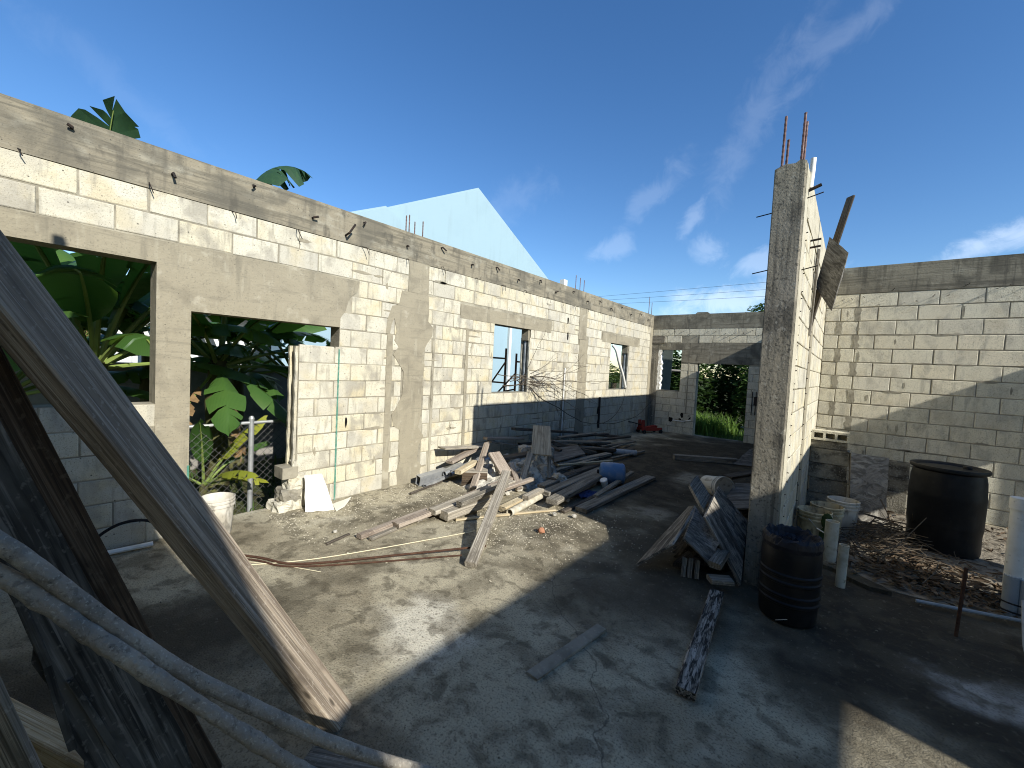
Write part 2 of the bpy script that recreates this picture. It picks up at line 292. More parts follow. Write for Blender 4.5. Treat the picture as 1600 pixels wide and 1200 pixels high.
pmat('leaf_yellow', [(.26, .27, .035), (.22, .25, .035)], [('noise', 4, .5, .7, (.14, .20, .03), .6)], rough=.5, rnd=1, transl=((.55, .50, .05), .3))
pmat('leaf_dry', (.20, .13, .065), [('noise', 9, .45, .65, (.10, .065, .035), .7)], rough=.85)
pmat('petiole', (.19, .25, .065), [('noise', (4, 30, 30), .5, .7, (.11, .17, .04), .6)], rough=.45, spec=.4)
pmat('banana_stem', (.085, .085, .035), [('noise', (9, 9, 2), .45, .62, (.045, .035, .02), .8), ('noise', (12, 12, 2), .55, .7, (.15, .16, .055), .6)], rough=.7, bumps=[('noise', (20, 20, 3), .6, .02)])
pmat('foliage_dark', (.026, .05, .015), [('noise', 1.3, .45, .65, (.05, .085, .02), .8), ('noise', 5, .55, .7, (.015, .03, .01), .7)], rough=.6, transl=((.10, .19, .03), .22))
pmat('foliage_mid', (.05, .09, .024), [('noise', 1.3, .45, .65, (.085, .125, .032), .8), ('noise', 5, .55, .7, (.028, .055, .016), .7)], rough=.55, transl=((.18, .30, .05), .25))
pmat('grass_blade', (.10, .17, .035), [('noise', 2.3, .45, .65, (.16, .24, .06), .7)], rough=.6, transl=((.25, .40, .07), .3))
pmat('palm_leaf', (.075, .12, .03), [('noise', 4, .5, .7, (.19, .19, .05), .6)], rough=.5, transl=((.25, .33, .06), .25))
pmat('bark', (.10, .08, .06), [('noise', (14, 14, 3), .45, .65, (.05, .04, .03), .8)], bumps=[('noise', (14, 14, 3), .8, .03)])
pmat('house_blue', (.275, .385, .45), [('noise', 1.2, .48, .75, (.255, .36, .425), .6), ('noise', (3, 3, .5), .52, .72, (.235, .325, .375), .5, dict(detail=8))], rough=.8, bumps=[('noise', 60, .15, .004)])
pmat('trim_white', (.62, .63, .62), [('noise', 3, .55, .75, (.52, .52, .50), .4)], rough=.7)
pmat('house_mint', (.30, .66, .54), [('noise', 2, .5, .75, (.26, .58, .47), .5)], rough=.8)
pmat('roof_rust', (.36, .17, .10), [('noise', 5, .5, .7, (.24, .11, .07), .6)], rough=.8)
pmat('roof_grey', (.26, .26, .265), [('noise', 6, .5, .7, (.16, .16, .165), .6)], rough=.6)
pmat('wall_shade', (.34, .325, .30), [('noise', 3, .5, .7, (.22, .21, .19), .6)], bumps=[('noise', 40, .4, .01)])
pmat('whitewash_shaded', (.24, .225, .205), [('noise', 3, .48, .66, (.12, .112, .10), .7, dict(detail=9))], bumps=[('noise', 40, .3, .01)])  # whitewash darkened in colour to imitate shade under the banana leaves
pmat('glass_dark', (.03, .04, .05), [], rough=.12, spec=.5)
pmat('cream_cloth', (.55, .50, .38), [], rough=.9)
pmat('green_line', (.07, .20, .15), [('noise', 30, .45, .65, (.22, .30, .25), .7)], rough=.7)
pmat('sheet_greygreen', (.155, .185, .175), [('noise', (8, 8, 1.5), .5, .7, (.10, .12, .115), .6)], rough=.6)
pmat('foam_white', (.78, .76, .70), [('noise', 14, .5, .7, (.6, .57, .5), .5)], bumps=[('noise', 18, .9, .03)])
pmat('cavity_shade', (.012, .011, .010), [], rough=1)  # near-black plates paint the shade inside broken holes
pmat('cactus', (.028, .05, .02), [('noise', 12, .5, .7, (.05, .08, .03), .6)], rough=.6)
pmat('cable_black', (.015, .015, .016), [], rough=.5)
pmat('string', (.62, .56, .40), [], rough=.9)
pmat('scaffold_rust', (.13, .055, .03), [('noise', 12, .45, .62, (.30, .14, .07), .7)], rough=.8)
pmat('leather_tyre', (.02, .02, .02), [], rough=.8)

# ------------------------------------------------------------------ mesh helpers
class MB:
    def __init__(s): s.v = []; s.f = []
    def add(s, vs, fs):
        b = len(s.v); s.v += [tuple(x) for x in vs]; s.f += [tuple(i+b for i in f) for f in fs]; return s
    def box(s, lo, hi, M=None):
        x0, y0, z0 = lo; x1, y1, z1 = hi
        vs = [(x0,y0,z0),(x1,y0,z0),(x1,y1,z0),(x0,y1,z0),(x0,y0,z1),(x1,y0,z1),(x1,y1,z1),(x0,y1,z1)]
        if M is not None: vs = [M @ Vector(v) for v in vs]
        return s.add(vs, [(0,3,2,1),(4,5,6,7),(0,1,5,4),(1,2,6,5),(2,3,7,6),(3,0,4,7)])
    def tube(s, pts, r, n=8, caps=True, jit=0, hollow=False):
        pts = [Vector(p) for p in pts]; k = len(pts); rs = r if hasattr(r, '__len__') else [r]*k
        vs = []; prev = None
        for i, p in enumerate(pts):
            t = (pts[min(i+1, k-1)] - pts[max(i-1, 0)]).normalized()
            if prev is None: a = t.orthogonal().normalized()
            else: a = (prev - t*prev.dot(t)).normalized()
            prev = a; b = t.cross(a)
            for j in range(n):
                an = 2*math.pi*j/n; rr = rs[i]*(1 + (random.uniform(-jit, jit) if jit else 0))
                vs.append(p + a*math.cos(an)*rr + b*math.sin(an)*rr)
        fs = [(i*n+j, i*n+(j+1) % n, (i+1)*n+(j+1) % n, (i+1)*n+j) for i in range(k-1) for j in range(n)]
        if caps: fs += [tuple(range(n-1, -1, -1)), tuple(range((k-1)*n, k*n))]
        return s.add(vs, fs)
    def lathe(s, prof, n=24, M=None, close=False):
        vs = []; k = len(prof)
        for rr, z in prof:
            for j in range(n):
                a = 2*math.pi*j/n; vs.append(Vector((rr*math.cos(a), rr*math.sin(a), z)))
        if M is not None: vs = [M @ v for v in vs]
        fs = [(i*n+j, i*n+(j+1) % n, (i+1)*n+(j+1) % n, (i+1)*n+j) for i in range(k-1) for j in range(n)]
        return s.add(vs, fs)
    def prism(s, poly, d0, d1, fn):
        """poly in 2D, extruded from depth d0 to d1; fn(a,b,d) -> point"""
        n = len(poly)
        vs = [fn(a, b, d0) for a, b in poly] + [fn(a, b, d1) for a, b in poly]
        fs = [tuple(range(n)), tuple(range(2*n-1, n-1, -1))] + [(i, i+n, (i+1) % n+n, (i+1) % n) for i in range(n)]
        return s.add(vs, fs)
    def mesh(s, name, smooth=False):
        me = bpy.data.meshes.new(name); me.from_pydata(s.v, [], s.f); me.validate()
        bm = bmesh.new(); bm.from_mesh(me); bmesh.ops.recalc_face_normals(bm, faces=bm.faces); bm.to_mesh(me); bm.free()
        if smooth:
            me.polygons.foreach_set('use_smooth', [True]*len(me.polygons))
            try: me.set_sharp_from_angle(angle=R(38))
            except Exception: pass
        return me
    def obj(s, name, m, parent=None, smooth=False, loc=None, raw=False):
        if raw:
            me = bpy.data.meshes.new(name); me.from_pydata(s.v, [], s.f)
            if smooth: me.polygons.foreach_set('use_smooth', [True]*len(me.polygons))
        else: me = s.mesh(name, smooth)
        me.materials.append(MATS[m]); return link(name, me, parent, loc)
COL = sc.collection
def link(name, me, parent=None, loc=None):
    o = bpy.data.objects.new(name, me); COL.objects.link(o)
    if parent: o.parent = parent
    if loc: o.location = loc
    return o
def tag(o, label=None, cat=None, group=None, kind=None):
    if label: o['label'] = label
    if cat: o['category'] = cat
    if group: o['group'] = group
    if kind: o['kind'] = kind
    return o
def empty(name, loc, label, cat, rz=0, group=None):
    o = bpy.data.objects.new(name, None); COL.objects.link(o); o.location = loc; o.rotation_euler = (0, 0, rz); o.empty_display_size = .1
    return tag(o, label, cat, group)
def copy_tree(o, parent=None):
    c = o.copy(); COL.objects.link(c)
    if parent: c.parent = parent
    for ch in list(o.children): copy_tree(ch, c)
    return c
def frame(A, B, roll=0.0, nrm=None):
    """matrix whose X runs from A to B, Z is the face normal (up unless nrm is given)"""
    A = Vector(A); B = Vector(B); x = (B-A).normalized()
    z = Vector(nrm) if nrm is not None else Vector((0, 0, 1))
    if abs(x.dot(z)) > .98: z = Vector((0, 1, 0))
    y = z.cross(x).normalized(); z = x.cross(y).normalized()
    if roll: 
        q = Matrix.Rotation(R(roll), 3, x); y = q @ y; z = q @ z
    return Matrix(((x.x, y.x, z.x, A.x), (x.y, y.y, z.y, A.y), (x.z, y.z, z.z, A.z), (0, 0, 0, 1)))
def board_mesh(L, w, h, seg=None, wob=.004, chip=.012):
    """a sawn board along X from 0 to L, centred on Y and Z, worn arrises and slightly bowed"""
    seg = seg or max(2, min(7, int(L/.3)+1)); b = min(.006, h*.2); mb = MB(); ring = [(-w/2+b, -h/2), (w/2-b, -h/2), (w/2, -h/2+b), (w/2, h/2-b), (w/2-b, h/2), (-w/2+b, h/2), (-w/2, h/2-b), (-w/2, -h/2+b)]
    n = 8; bow = random.uniform(-.006, .006)*L; vs = []
    for i in range(seg+1):
        t = i/seg; e = random.uniform(-chip, chip) if i in (0, seg) else 0
        for (y, z) in ring:
            j = wob*.5
            vs.append((L*t + e + (random.uniform(-chip, chip)*.5 if i in (0, seg) else 0), y+random.uniform(-j, j)+bow*4*t*(1-t), z+random.uniform(-j, j)*.5))
    fs = [(i*n+k, i*n+(k+1) % n, (i+1)*n+(k+1) % n, (i+1)*n+k) for i in range(seg) for k in range(n)]
    fs += [tuple(range(n-1, -1, -1)), tuple(range(seg*n, seg*n+n))]
    mb.add(vs, fs); return mb
def board(name, A, B, w, h, mat, label=None, cat=None, roll=0, nrm=None, parent=None, group=None, wob=.004):
    L = (Vector(B)-Vector(A)).length
    o = board_mesh(L, w, h, wob=wob).obj(name, mat, parent)
    o.matrix_world = frame(A, B, roll, nrm)
    return tag(o, label, cat, group)
def rock_mesh(r, seed, squash=.75, sub=2):
    bm = bmesh.new(); bmesh.ops.create_icosphere(bm, subdivisions=sub, radius=1)
    for v in bm.verts:
        n = noise.noise(v.co*1.3 + Vector((seed, seed*2, 0)))*.45 + noise.noise(v.co*3.1 + Vector((seed, 0, seed)))*.2
        v.co *= r*(1+n); v.co.z *= squash
        for ax in range(3):
            lim = r*.78
            if v.co[ax] > lim: v.co[ax] = lim + (v.co[ax]-lim)*.2
            if v.co[ax] < -lim: v.co[ax] = -lim + (v.co[ax]+lim)*.2
    me = bpy.data.meshes.new('rock'); bm.to_mesh(me); bm.free(); return me

# ------------------------------------------------------------------ ground and floor
XL, YB, YR = -4.542, 11.937, 7.70
HT, CO = 3.30, .1965
mb = MB(); mb.add([(-300,-300,-.27),(300,-300,-.27),(300,300,-.27),(-300,300,-.27)], [(0,1,2,3)])
tag(mb.obj('ground', 'grassy_ground'), kind='structure')
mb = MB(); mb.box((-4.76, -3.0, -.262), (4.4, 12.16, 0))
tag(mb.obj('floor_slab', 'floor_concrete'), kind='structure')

def grid_core(name, us, zs, solid, thick, parent, mat):
    """one closed wall body on a grid of cells, with the cells that are not solid left open"""
    mb = MB(); nu, nz = len(us)-1, len(zs)-1
    S = [[solid((us[i]+us[i+1])/2, (zs[j]+zs[j+1])/2) for j in range(nz)] for i in range(nu)]
    g = lambda i, j: 0 <= i < nu and 0 <= j < nz and S[i][j]
    for i in range(nu):
        for j in range(nz):
            if not S[i][j]: continue
            a, b, c, d = us[i], us[i+1], zs[j], zs[j+1]
            mb.add([(a,0,c),(b,0,c),(b,0,d),(a,0,d)], [(0,1,2,3)])
            mb.add([(a,thick,c),(b,thick,c),(b,thick,d),(a,thick,d)], [(3,2,1,0)])
            if not g(i-1, j): mb.add([(a,0,c),(a,0,d),(a,thick,d),(a,thick,c)], [(0,1,2,3)])
            if not g(i+1, j): mb.add([(b,0,c),(b,0,d),(b,thick,d),(b,thick,c)], [(3,2,1,0)])
            if not g(i, j-1): mb.add([(a,0,c),(b,0,c),(b,thick,c),(a,thick,c)], [(3,2,1,0)])
            if not g(i, j+1): mb.add([(a,0,d),(b,0,d),(b,thick,d),(a,thick,d)], [(0,1,2,3)])
    me = bpy.data.meshes.new(name); me.from_pydata(mb.v, [], mb.f); 
    bm = bmesh.new(); bm.from_mesh(me); bmesh.ops.remove_doubles(bm, verts=bm.verts, dist=1e-5); bmesh.ops.recalc_face_normals(bm, faces=bm.faces); bm.to_mesh(me); bm.free()
    me.materials.append(MATS[mat]); return link(name, me, parent)

BCACHE = {}
def block_mesh(w, h, var, mat):
    key = (round(w, 2), round(h, 3), var, mat)
    if key in BCACHE: return BCACHE[key]
    rg = random.Random(hash(key[:3]) & 0xffff); mb = MB(); vs = []
    def ringp(ins, y, j):
        for sx, sz in ((-1,-1),(1,-1),(1,1),(-1,1)):
            vs.append((sx*(w/2-ins)+rg.uniform(-j, j), y+rg.uniform(-.0012, .0012), sz*(h/2-ins)+rg.uniform(-j, j)))
    ringp(0, .03, 0); ringp(0, -.0015, .0025); ringp(.005, -.006, .003)
    fs = [(a+k, a+(k+1) % 4, a+4+(k+1) % 4, a+4+k) for a in (0, 4) for k in range(4)] + [(8,9,10,11)]
    mb.add(vs, fs); me = mb.mesh('block'); me.materials.append(MATS[mat]); BCACHE[key] = me; return me
def courses_from(z_top, n, pitch): return [(z_top-(i+1)*pitch, z_top-i*pitch) for i in range(n)]
def lay_blocks(parent, u0, u1, courses, excl, mat, off=0.0, pitch=.40, joint=.011, seed=1, limit=296, far_last=True, protrude=.002):
    rg = random.Random(seed); cells = []
    for ci, (z0, z1) in enumerate(courses):
        s = off + (pitch/2 if ci % 2 else 0) + rg.uniform(-.012, .012)
        u = u0 - ((u0 - s) % pitch) 
        while u < u1:
            cuts = [(max(u, u0), min(u+pitch, u1))]
            for (a, b, c, d) in excl:
                if min(d, z1)-max(c, z0) > .06:
                    nxt = []
                    for p, q in cuts:
                        if b <= p or a >= q: nxt.append((p, q)); continue
                        if a > p: nxt.append((p, a))
                        if b < q: nxt.append((b, q))
                    cuts = nxt
            for p, q in cuts:
                if q-p > .055: cells.append((p, q, z0, z1))
            u += pitch
    if far_last: cells.sort(key=lambda c: c[0])
    rest = MB()
    for k, (p, q, z0, z1) in enumerate(cells):
        w = round(q-p-joint, 2); h = round(z1-z0-joint, 3)
        me = block_mesh(w, h, rg.randrange(5), mat)
        loc = Vector(((p+q)/2+rg.uniform(-.002, .002), rg.uniform(-protrude, protrude), (z0+z1)/2+rg.uniform(-.0015, .0015)))
        if k < limit:
            o = link('block', me, parent, loc); o.rotation_euler = (rg.uniform(-.004, .004), rg.uniform(-.004, .004), rg.uniform(-.004, .004))
        else: rest.add([Vector(v.co)+loc for v in me.vertices], [tuple(f.vertices) for f in me.polygons])
    if rest.v: tag(rest.obj('distant_blocks', mat, parent), kind='stuff')
    return len(cells)
def ragged(u0, u1, z0, z1, l=0, r=0, t=0, b=0, step=.07, seed=1):
    rg = random.Random(seed); P = []
    def side(a, c, amt, f):
        n = max(1, int(abs(c-a)/step)) if amt else 1
        for i in range(n):
            x = a+(c-a)*i/n; P.append(f(x, rg.uniform(-amt, amt) if i else 0))
    side(u0, u1, b, lambda x, j: (x, z0+j)); side(z0, z1, r, lambda z, j: (u1+j, z))
    side(u1, u0, t, lambda x, j: (x, z1+j)); side(z1, z0, l, lambda z, j: (u0+j, z))
    return P
def conc(parent, name, poly, mat='concrete', front=-.0095, back=.03):
    mb = MB(); mb.prism(poly, front, back, lambda a, b, d: (a, d, b)); return mb.obj(name, mat, parent)
def wall_nail(parent, name, u, z, ln, r, mat, tilt=(0, 0), bend=None):
    p0 = Vector((u, .02, z)); d = Vector((tilt[0], -1, tilt[1])).normalized(); p1 = p0 + d*(ln+.02); pts = [p0, p1]
    if bend: pts.append(p1 + Vector(bend))
    mb = MB(); mb.tube(pts, r, 6); return mb.obj(name, mat, parent, smooth=True)
def rebar_up(parent, u, d, z0, z1, r=.0075, lean=(0, 0)):
    n = max(4, int((z1-z0)/.02)); pts = []; rs = []
    for i in range(n+1):
        t = i/n; pts.append((u+lean[0]*t, d+lean[1]*t, z0+(z1-z0)*t)); rs.append(r*(1.12 if i % 2 else .92))
    mb = MB(); mb.tube(pts, rs, 7); return mb.obj('rebar', 'rebar', parent, smooth=False)

# ------------------------------------------------------------------ long left wall
LW = empty('block_wall', (XL, 0, 0), 'long sunlit cream block wall on the left with two big openings and two small windows', 'wall', rz=math.pi/2)
ops = [(-.34, .83, 1.18, 2.37), (1.06, 2.44, 1.75, 1.995), (1.06, 2.0, -.2, 1.75), (5.07, 6.06, 1.19, 2.32), (9.29, 10.36, 1.19, 2.32)]
us = sorted({-.545, -.34, .83, 1.06, 2.0, 2.44, 5.07, 6.06, 9.29, 10.36, YB+.2})
zs = sorted({-.26, 0, 1.18, 1.19, 1.75, 1.995, 2.32, 2.37, HT-.003})
grid_core('wall_core', us, zs, lambda u, z: not any(a < u < b and c < z < d for a, b, c, d in ops), .2, LW, 'mortar')
excl = ops + [
    (-1, YB, 2.95, 4), (-1, .83, 2.36, 2.548), (.83, 1.06, .40, 2.548), (1.06, 2.44, 1.99, 2.548), (2.44, 2.54, 2.17, 2.548), (2.54, 2.66, 2.36, 2.548),
    (3.36, 3.68, 2.548, 2.96), (3.30, 3.66, 0, 2.548), (3.07, 3.15, 0, 1.96), (3.80, 3.835, 0, 2.1), (4.44, 4.49, .3, 2.15),
    (4.30, 6.70, 2.325, 2.52), (7.74, 8.06, 2.3, 2.96), (7.80, 8.14, 0, 2.3), (8.80, 11.0, 2.325, 2.52), (11.74, 12, 0, 2.96), (7.22, 7.33, .2, 1.75)]
crs = courses_from(2.95, 15, CO)
n_l = lay_blocks(LW, -.345, YB, crs, excl, 'block', off=.38, seed=4)
B_ = .209
conc(LW, 'bond_beam', [(-.55, 2.95), (YB+.2, 2.95), (YB+.2, HT), (-.55, HT)], 'concrete_grain', -.011, B_)
conc(LW, 'lintel', [(-.34, 2.366), (.826, 2.366), (.826, .41), (.90, .385), (1.0, .42), (1.064, .40), (1.064, 1.99), (2.437, 1.99), (2.437, 2.09), (2.50, 2.18), (2.53, 2.30), (2.57, 2.36), (2.64, 2.42), (2.665, 2.545), (1.7, 2.552), (.6, 2.546), (-.34, 2.55)], 'concrete', -.0105, B_)
conc(LW, 'column', ragged(3.355, 3.685, 2.545, 2.953, l=.006, r=.006, seed=2))
conc(LW, 'column', [(3.30, 0), (3.62, 0), (3.68, .22), (3.60, .30), (3.62, .5), (3.70, .62), (3.60, .75), (3.64, .95), (3.63, 1.3), (3.67, 1.6), (3.62, 1.75), (3.70, 1.9), (3.78, 2.0), (3.79, 2.12), (3.70, 2.2), (3.71, 2.33), (3.69, 2.545),
      (3.42, 2.548), (3.26, 2.545), (3.22, 2.36), (3.12, 2.33), (3.06, 2.16), (3.04, 1.98), (3.10, 1.97), (3.12, 2.1), (3.16, 2.18), (3.20, 2.02), (3.17, 1.9), (3.24, 1.82), (3.16, 1.72), (3.24, 1.62), (3.33, 1.5), (3.32, 1.2), (3.24, 1.05), (3.17, .95), (3.2, .80), (3.30, .74), (3.29, .5), (3.33, .35), (3.27, .2)])
conc(LW, 'mortar_strip', ragged(3.062, 3.148, 0, 1.975, l=.008, r=.010, seed=5), 'concrete', -.0085)
conc(LW, 'mortar_strip', ragged(3.80, 3.832, 0, 2.1, l=.004, r=.004, seed=6), 'mortar', -.007)
conc(LW, 'mortar_strip', ragged(4.437, 4.492, .30, 2.16, l=.005, r=.006, seed=7), 'concrete', -.008)
conc(LW, 'mortar_strip', ragged(1.86, 2.02, .34, .46, l=.02, r=.02, seed=8), 'mortar', -.012, .19)
conc(LW, 'lintel', ragged(4.30, 6.70, 2.318, 2.522, l=.03, r=.05, seed=9), 'concrete', -.0105, B_)
conc(LW, 'column', ragged(7.735, 8.065, 2.28, 2.953, l=.008, r=.008, seed=10)); conc(LW, 'column', ragged(7.79, 8.15, 0, 2.285, l=.02, r=.02, seed=11))
conc(LW, 'lintel', ragged(8.80, 11.0, 2.318, 2.522, l=.03, r=.05, seed=12), 'concrete', -.0105, B_)
conc(LW, 'column', ragged(11.735, YB, 0, 2.952, l=.012, seed=13))
# broken foot of the infill beside the doorway, and the block ends it shows
rg = random.Random(77)
def chunk(name, u0, u1, z0, z1, d0, d1, mat, seed):
    bm = bmesh.new(); bmesh.ops.create_cube(bm, size=1); bmesh.ops.subdivide_edges(bm, edges=bm.edges[:], cuts=5, use_grid_fill=True)
    for v in bm.verts:
        c = v.co; q = Vector((u0+(c.x+.5)*(u1-u0), d0+(c.y+.5)*(d1-d0), z0+(c.z+.5)*(z1-z0)))
        q += Vector((noise.noise(q*17+Vector((seed,0,0))), noise.noise(q*17+Vector((0,seed,0))), noise.noise(q*17+Vector((0,0,seed)))))*.030 + Vector((noise.noise(q*45), 0, noise.noise(q*45+Vector((5,5,5)))))*.010
        v.co = q
    me = bpy.data.meshes.new(name); bm.to_mesh(me); bm.free(); me.materials.append(MATS[mat]); return link(name, me, LW)
chunk('broken_footing', 1.80, 2.05, -.02, .10, -.03, .18, 'block', 1); chunk('broken_footing', 1.86, 2.06, .08, .22, -.015, .18, 'stained_core', 2)
chunk('broken_footing', 1.93, 2.06, .20, .37, -.01, .18, 'block', 3); chunk('broken_footing', 1.985, 2.06, .36, .52, -.006, .17, 'block', 4)
for d in (.018, .155): conc(LW, 'block_end', ragged(1.972, 2.01, .42, 1.748, l=.006, seed=14), 'block', d, d+.032)
for (u, w) in ((6.06, -1), (10.36, -1)):
    for d, mt in ((-.004, 'block'), (.085, 'pvc_grey'), (.165, 'block')):
        conc(LW, 'jamb_rib', ragged(u-.028, u+.004, 1.19, 2.17, l=.003, seed=15), mt, d, d+.03)
    conc(LW, 'jamb_plug', ragged(u-.05, u+.004, 2.12, 2.318, l=.01, seed=16), 'concrete', .02, .17)
for (u, z, a, b) in ((2.55, .90, .022, .075), (7.285, 2.63, .035, .085), (7.31, 2.32, .035, .11), (8.80, .70, .05, .10), (8.86, .42, .06, .16)):
    P = [(u+a*math.cos(t*.785)*random.uniform(.6, 1.1), z+b*math.sin(t*.785)*random.uniform(.6, 1.1)) for t in range(8)]
    conc(LW, 'broken_hole', P, 'cavity_shade', -.008, .03)
conc(LW, 'conduit_slot', ragged(7.225, 7.325, .2, 1.70, l=.012, r=.012, t=.02, seed=21), 'stained_core', -.003, .02)
MB().tube([(7.25, -.02, .25), (7.25, -.02, 1.66)], .014, 7).obj('conduit', 'pvc_white', LW, smooth=True)
MB().tube([(8.86, -.015, .30), (8.84, -.015, 1.02)], .03, 7).obj('conduit', 'dark_iron', LW, smooth=True)
conc(LW, 'painted_line', [(2.428, .0), (2.448, .0), (2.446, 1.0), (2.448, 1.74), (2.430, 1.74), (2.428, .9)], 'green_line', -.0102, .0)
conc(LW, 'painted_line', [(1.048, 0), (1.066, 0), (1.066, .62), (1.05, .62)], 'green_line', -.0125, .0)
rg = random.Random(90)
def smear(par, u, z, a, b, mat, seed, front=-.0082):
    g = random.Random(seed); n = 13
    return conc(par, 'mortar_smear', [(u+a*math.cos(2*math.pi*k/n)*g.uniform(.55, 1.15), z+b*math.sin(2*math.pi*k/n)*g.uniform(.5, 1.15)) for k in range(n)], mat, front, .0)
def clear(u, z, a, b, holes): return not any(p-a-.02 < u < q+a+.02 and c-b-.02 < z < d+b+.02 for p, q, c, d in holes)
for k in range(95):
    u = rg.uniform(.1, 9.5)**1.0; row = rg.randint(0, 14); z = 2.95-row*CO+rg.uniform(-.01, .01)
    a, b = (rg.uniform(.04, .16), rg.uniform(.009, .024)) if rg.random() < .7 else (rg.uniform(.010, .022), rg.uniform(.04, .085))
    if rg.random() > .7: z += CO/2
    if clear(u, z, a, b, ops) and .08 < z < 2.93: smear(LW, u, z, a, b, rg.choice(('mortar', 'concrete', 'concrete')), k)
# iron stubs and nails left by the formwork
rg = random.Random(3); k = 0; y = .35
while y < 11.7:
    z = 3.22 if k % 2 == 0 else 3.115
    wall_nail(LW, 'iron_stub', y+rg.uniform(-.03, .03), z+rg.uniform(-.012, .012), rg.uniform(.035, .05), .011, 'dark_iron', (rg.uniform(-.2, .2), rg.uniform(-.1, .1)), (rg.uniform(-.03, .05), -rg.uniform(.005, .03), rg.uniform(-.05, .02)))
    k += 1; y += .585
y = .10
while y < 11.6:
    wall_nail(LW, 'nail', y, 2.96+rg.uniform(-.02, .02), rg.uniform(.05, .09), .004, 'dark_iron', (rg.uniform(-.4, .4), rg.uniform(-.3, .2)), (rg.uniform(-.01, .05), 0, -rg.uniform(.03, .09)))
    y += rg.uniform(.5, .72)
wall_nail(LW, 'iron_stub', 2.47, 3.02, .11, .012, 'dark_iron', (-.05, .15), (.05, -.03, .10))
for y in (3.33, 3.43, 3.52, 3.60): rebar_up(LW, y, .06+(y*7 % .09), 3.28, 3.56+rg.uniform(-.05, .06))
for y, h in ((7.68, 3.62), (7.86, 3.6), (8.03, 3.58)): rebar_up(LW, y, .1, 3.28, h)
for y, h, d in ((11.78, 3.82, .1), (11.86, 3.66, .05), (11.9, 3.66, .15)): rebar_up(LW, y, d, 3.28, h)
conc(LW, 'conduit_cap', [(7.1, 3.295), (7.22, 3.295), (7.22, 3.42), (7.1, 3.42)], 'pvc_white', .02, .12)

# ------------------------------------------------------------------ back wall
BW = empty('block_wall', (0, YB, 0), 'far end block wall with a doorway onto greenery and a small window', 'wall')
bops = [(-4.33, -3.69, 1.18, 2.32), (-3.26, -2.03, -.2, 1.97)]
us = sorted({XL+.003, -4.33, -3.69, -3.26, -2.03, 3.96}); zs = sorted({-.26, 0, 1.18, 1.97, 2.32, HT-.006})
grid_core('wall_core', us, zs, lambda u, z: not any(a < u < b and c < z < d for a, b, c, d in bops), .197, BW, 'mortar')
bex = bops + [(-5, 5, 2.905, 4), (-4.2, -1.7, 1.97, 2.515), (-3.70, -3.26, 1.965, 2.6), (-4.54, -4.33, 0, 2.515), (-4.54, -4.19, 2.3, 2.71), (-5, -4.33, 1.1, 2.4)]
lay_blocks(BW, XL+.01, -.58, courses_from(2.905, 15, .1945), bex, 'block_brightened', off=-3.93, seed=8, far_last=False)
conc(BW, 'bond_beam', [(XL+.004, 2.905), (3.95, 2.905), (3.95, HT-.002), (XL+.004, HT-.002)], 'concrete_beam', -.011, .205)
conc(BW, 'lintel', [(-3.264, 1.966), (-1.72, 1.966), (-1.72, 2.516), (-4.18, 2.516), (-4.18, 2.43), (-4.33, 2.42), (-4.33, 2.317), (-3.686, 2.317), (-3.686, 1.98)], 'concrete_beam', -.0102, .204)
conc(BW, 'column', ragged(XL+.012, -4.334, 0, 2.52, r=.012, seed=31), 'concrete_dark', -.009, .02)
conc(BW, 'form_board', ragged(XL+.012, -4.185, 2.50, 2.715, r=.01, b=.008, seed=32), 'wood_grey', -.03, .0)
conc(BW, 'foam_edge', ragged(-4.36, -4.25, 1.17, 2.33, r=.03, l=.012, step=.05, seed=33), 'foam_white', -.008, .15)
for (u, z, a, b) in ((-3.87, .37, .09, .07), (-3.58, .52, .045, .09), (-3.38, .46, .05, .07), (-3.62, .40, .05, .03)):
    conc(BW, 'broken_hole', [(u+a*math.cos(t*.785)*random.uniform(.6, 1.2), z+b*math.sin(t*.785)*random.uniform(.6, 1.2)) for t in range(8)], 'cavity_shade', -.008, .03)
MB().tube([(-3.82, -.02, .35), (-3.55, -.02, .345), (-3.33, -.02, .40)], .013, 7).obj('water_pipe', 'pvc_white', BW, smooth=True)
conc(BW, 'switch_box', [(-1.86, .96), (-1.72, .96), (-1.72, 1.18), (-1.86, 1.18)], 'dark_iron', -.03, .0)
for u in (-1.90, -1.82, -1.76): MB().tube([(u, -.02, .72), (u, -.02, 1.4+u*.05)], .010, 6).obj('conduit', 'dark_iron', BW, smooth=True)
conc(BW, 'bird_block', [(-3.42, 3.297), (-3.05, 3.297), (-3.1, 3.345), (-3.36, 3.35)], 'concrete_beam', .02, .16)
rg = random.Random(5)
for i in range(16): wall_nail(BW, 'nail', -4.1+i*.21, 2.66+rg.uniform(.06, .2), rg.uniform(.04, .09), .006, 'dark_iron', (rg.uniform(-.3, .3), rg.uniform(-.3, .3)))
conc(BW, 'mortar_strip', ragged(-3.50, -3.465, .3, 1.96, seed=34), 'mortar', -.0075)

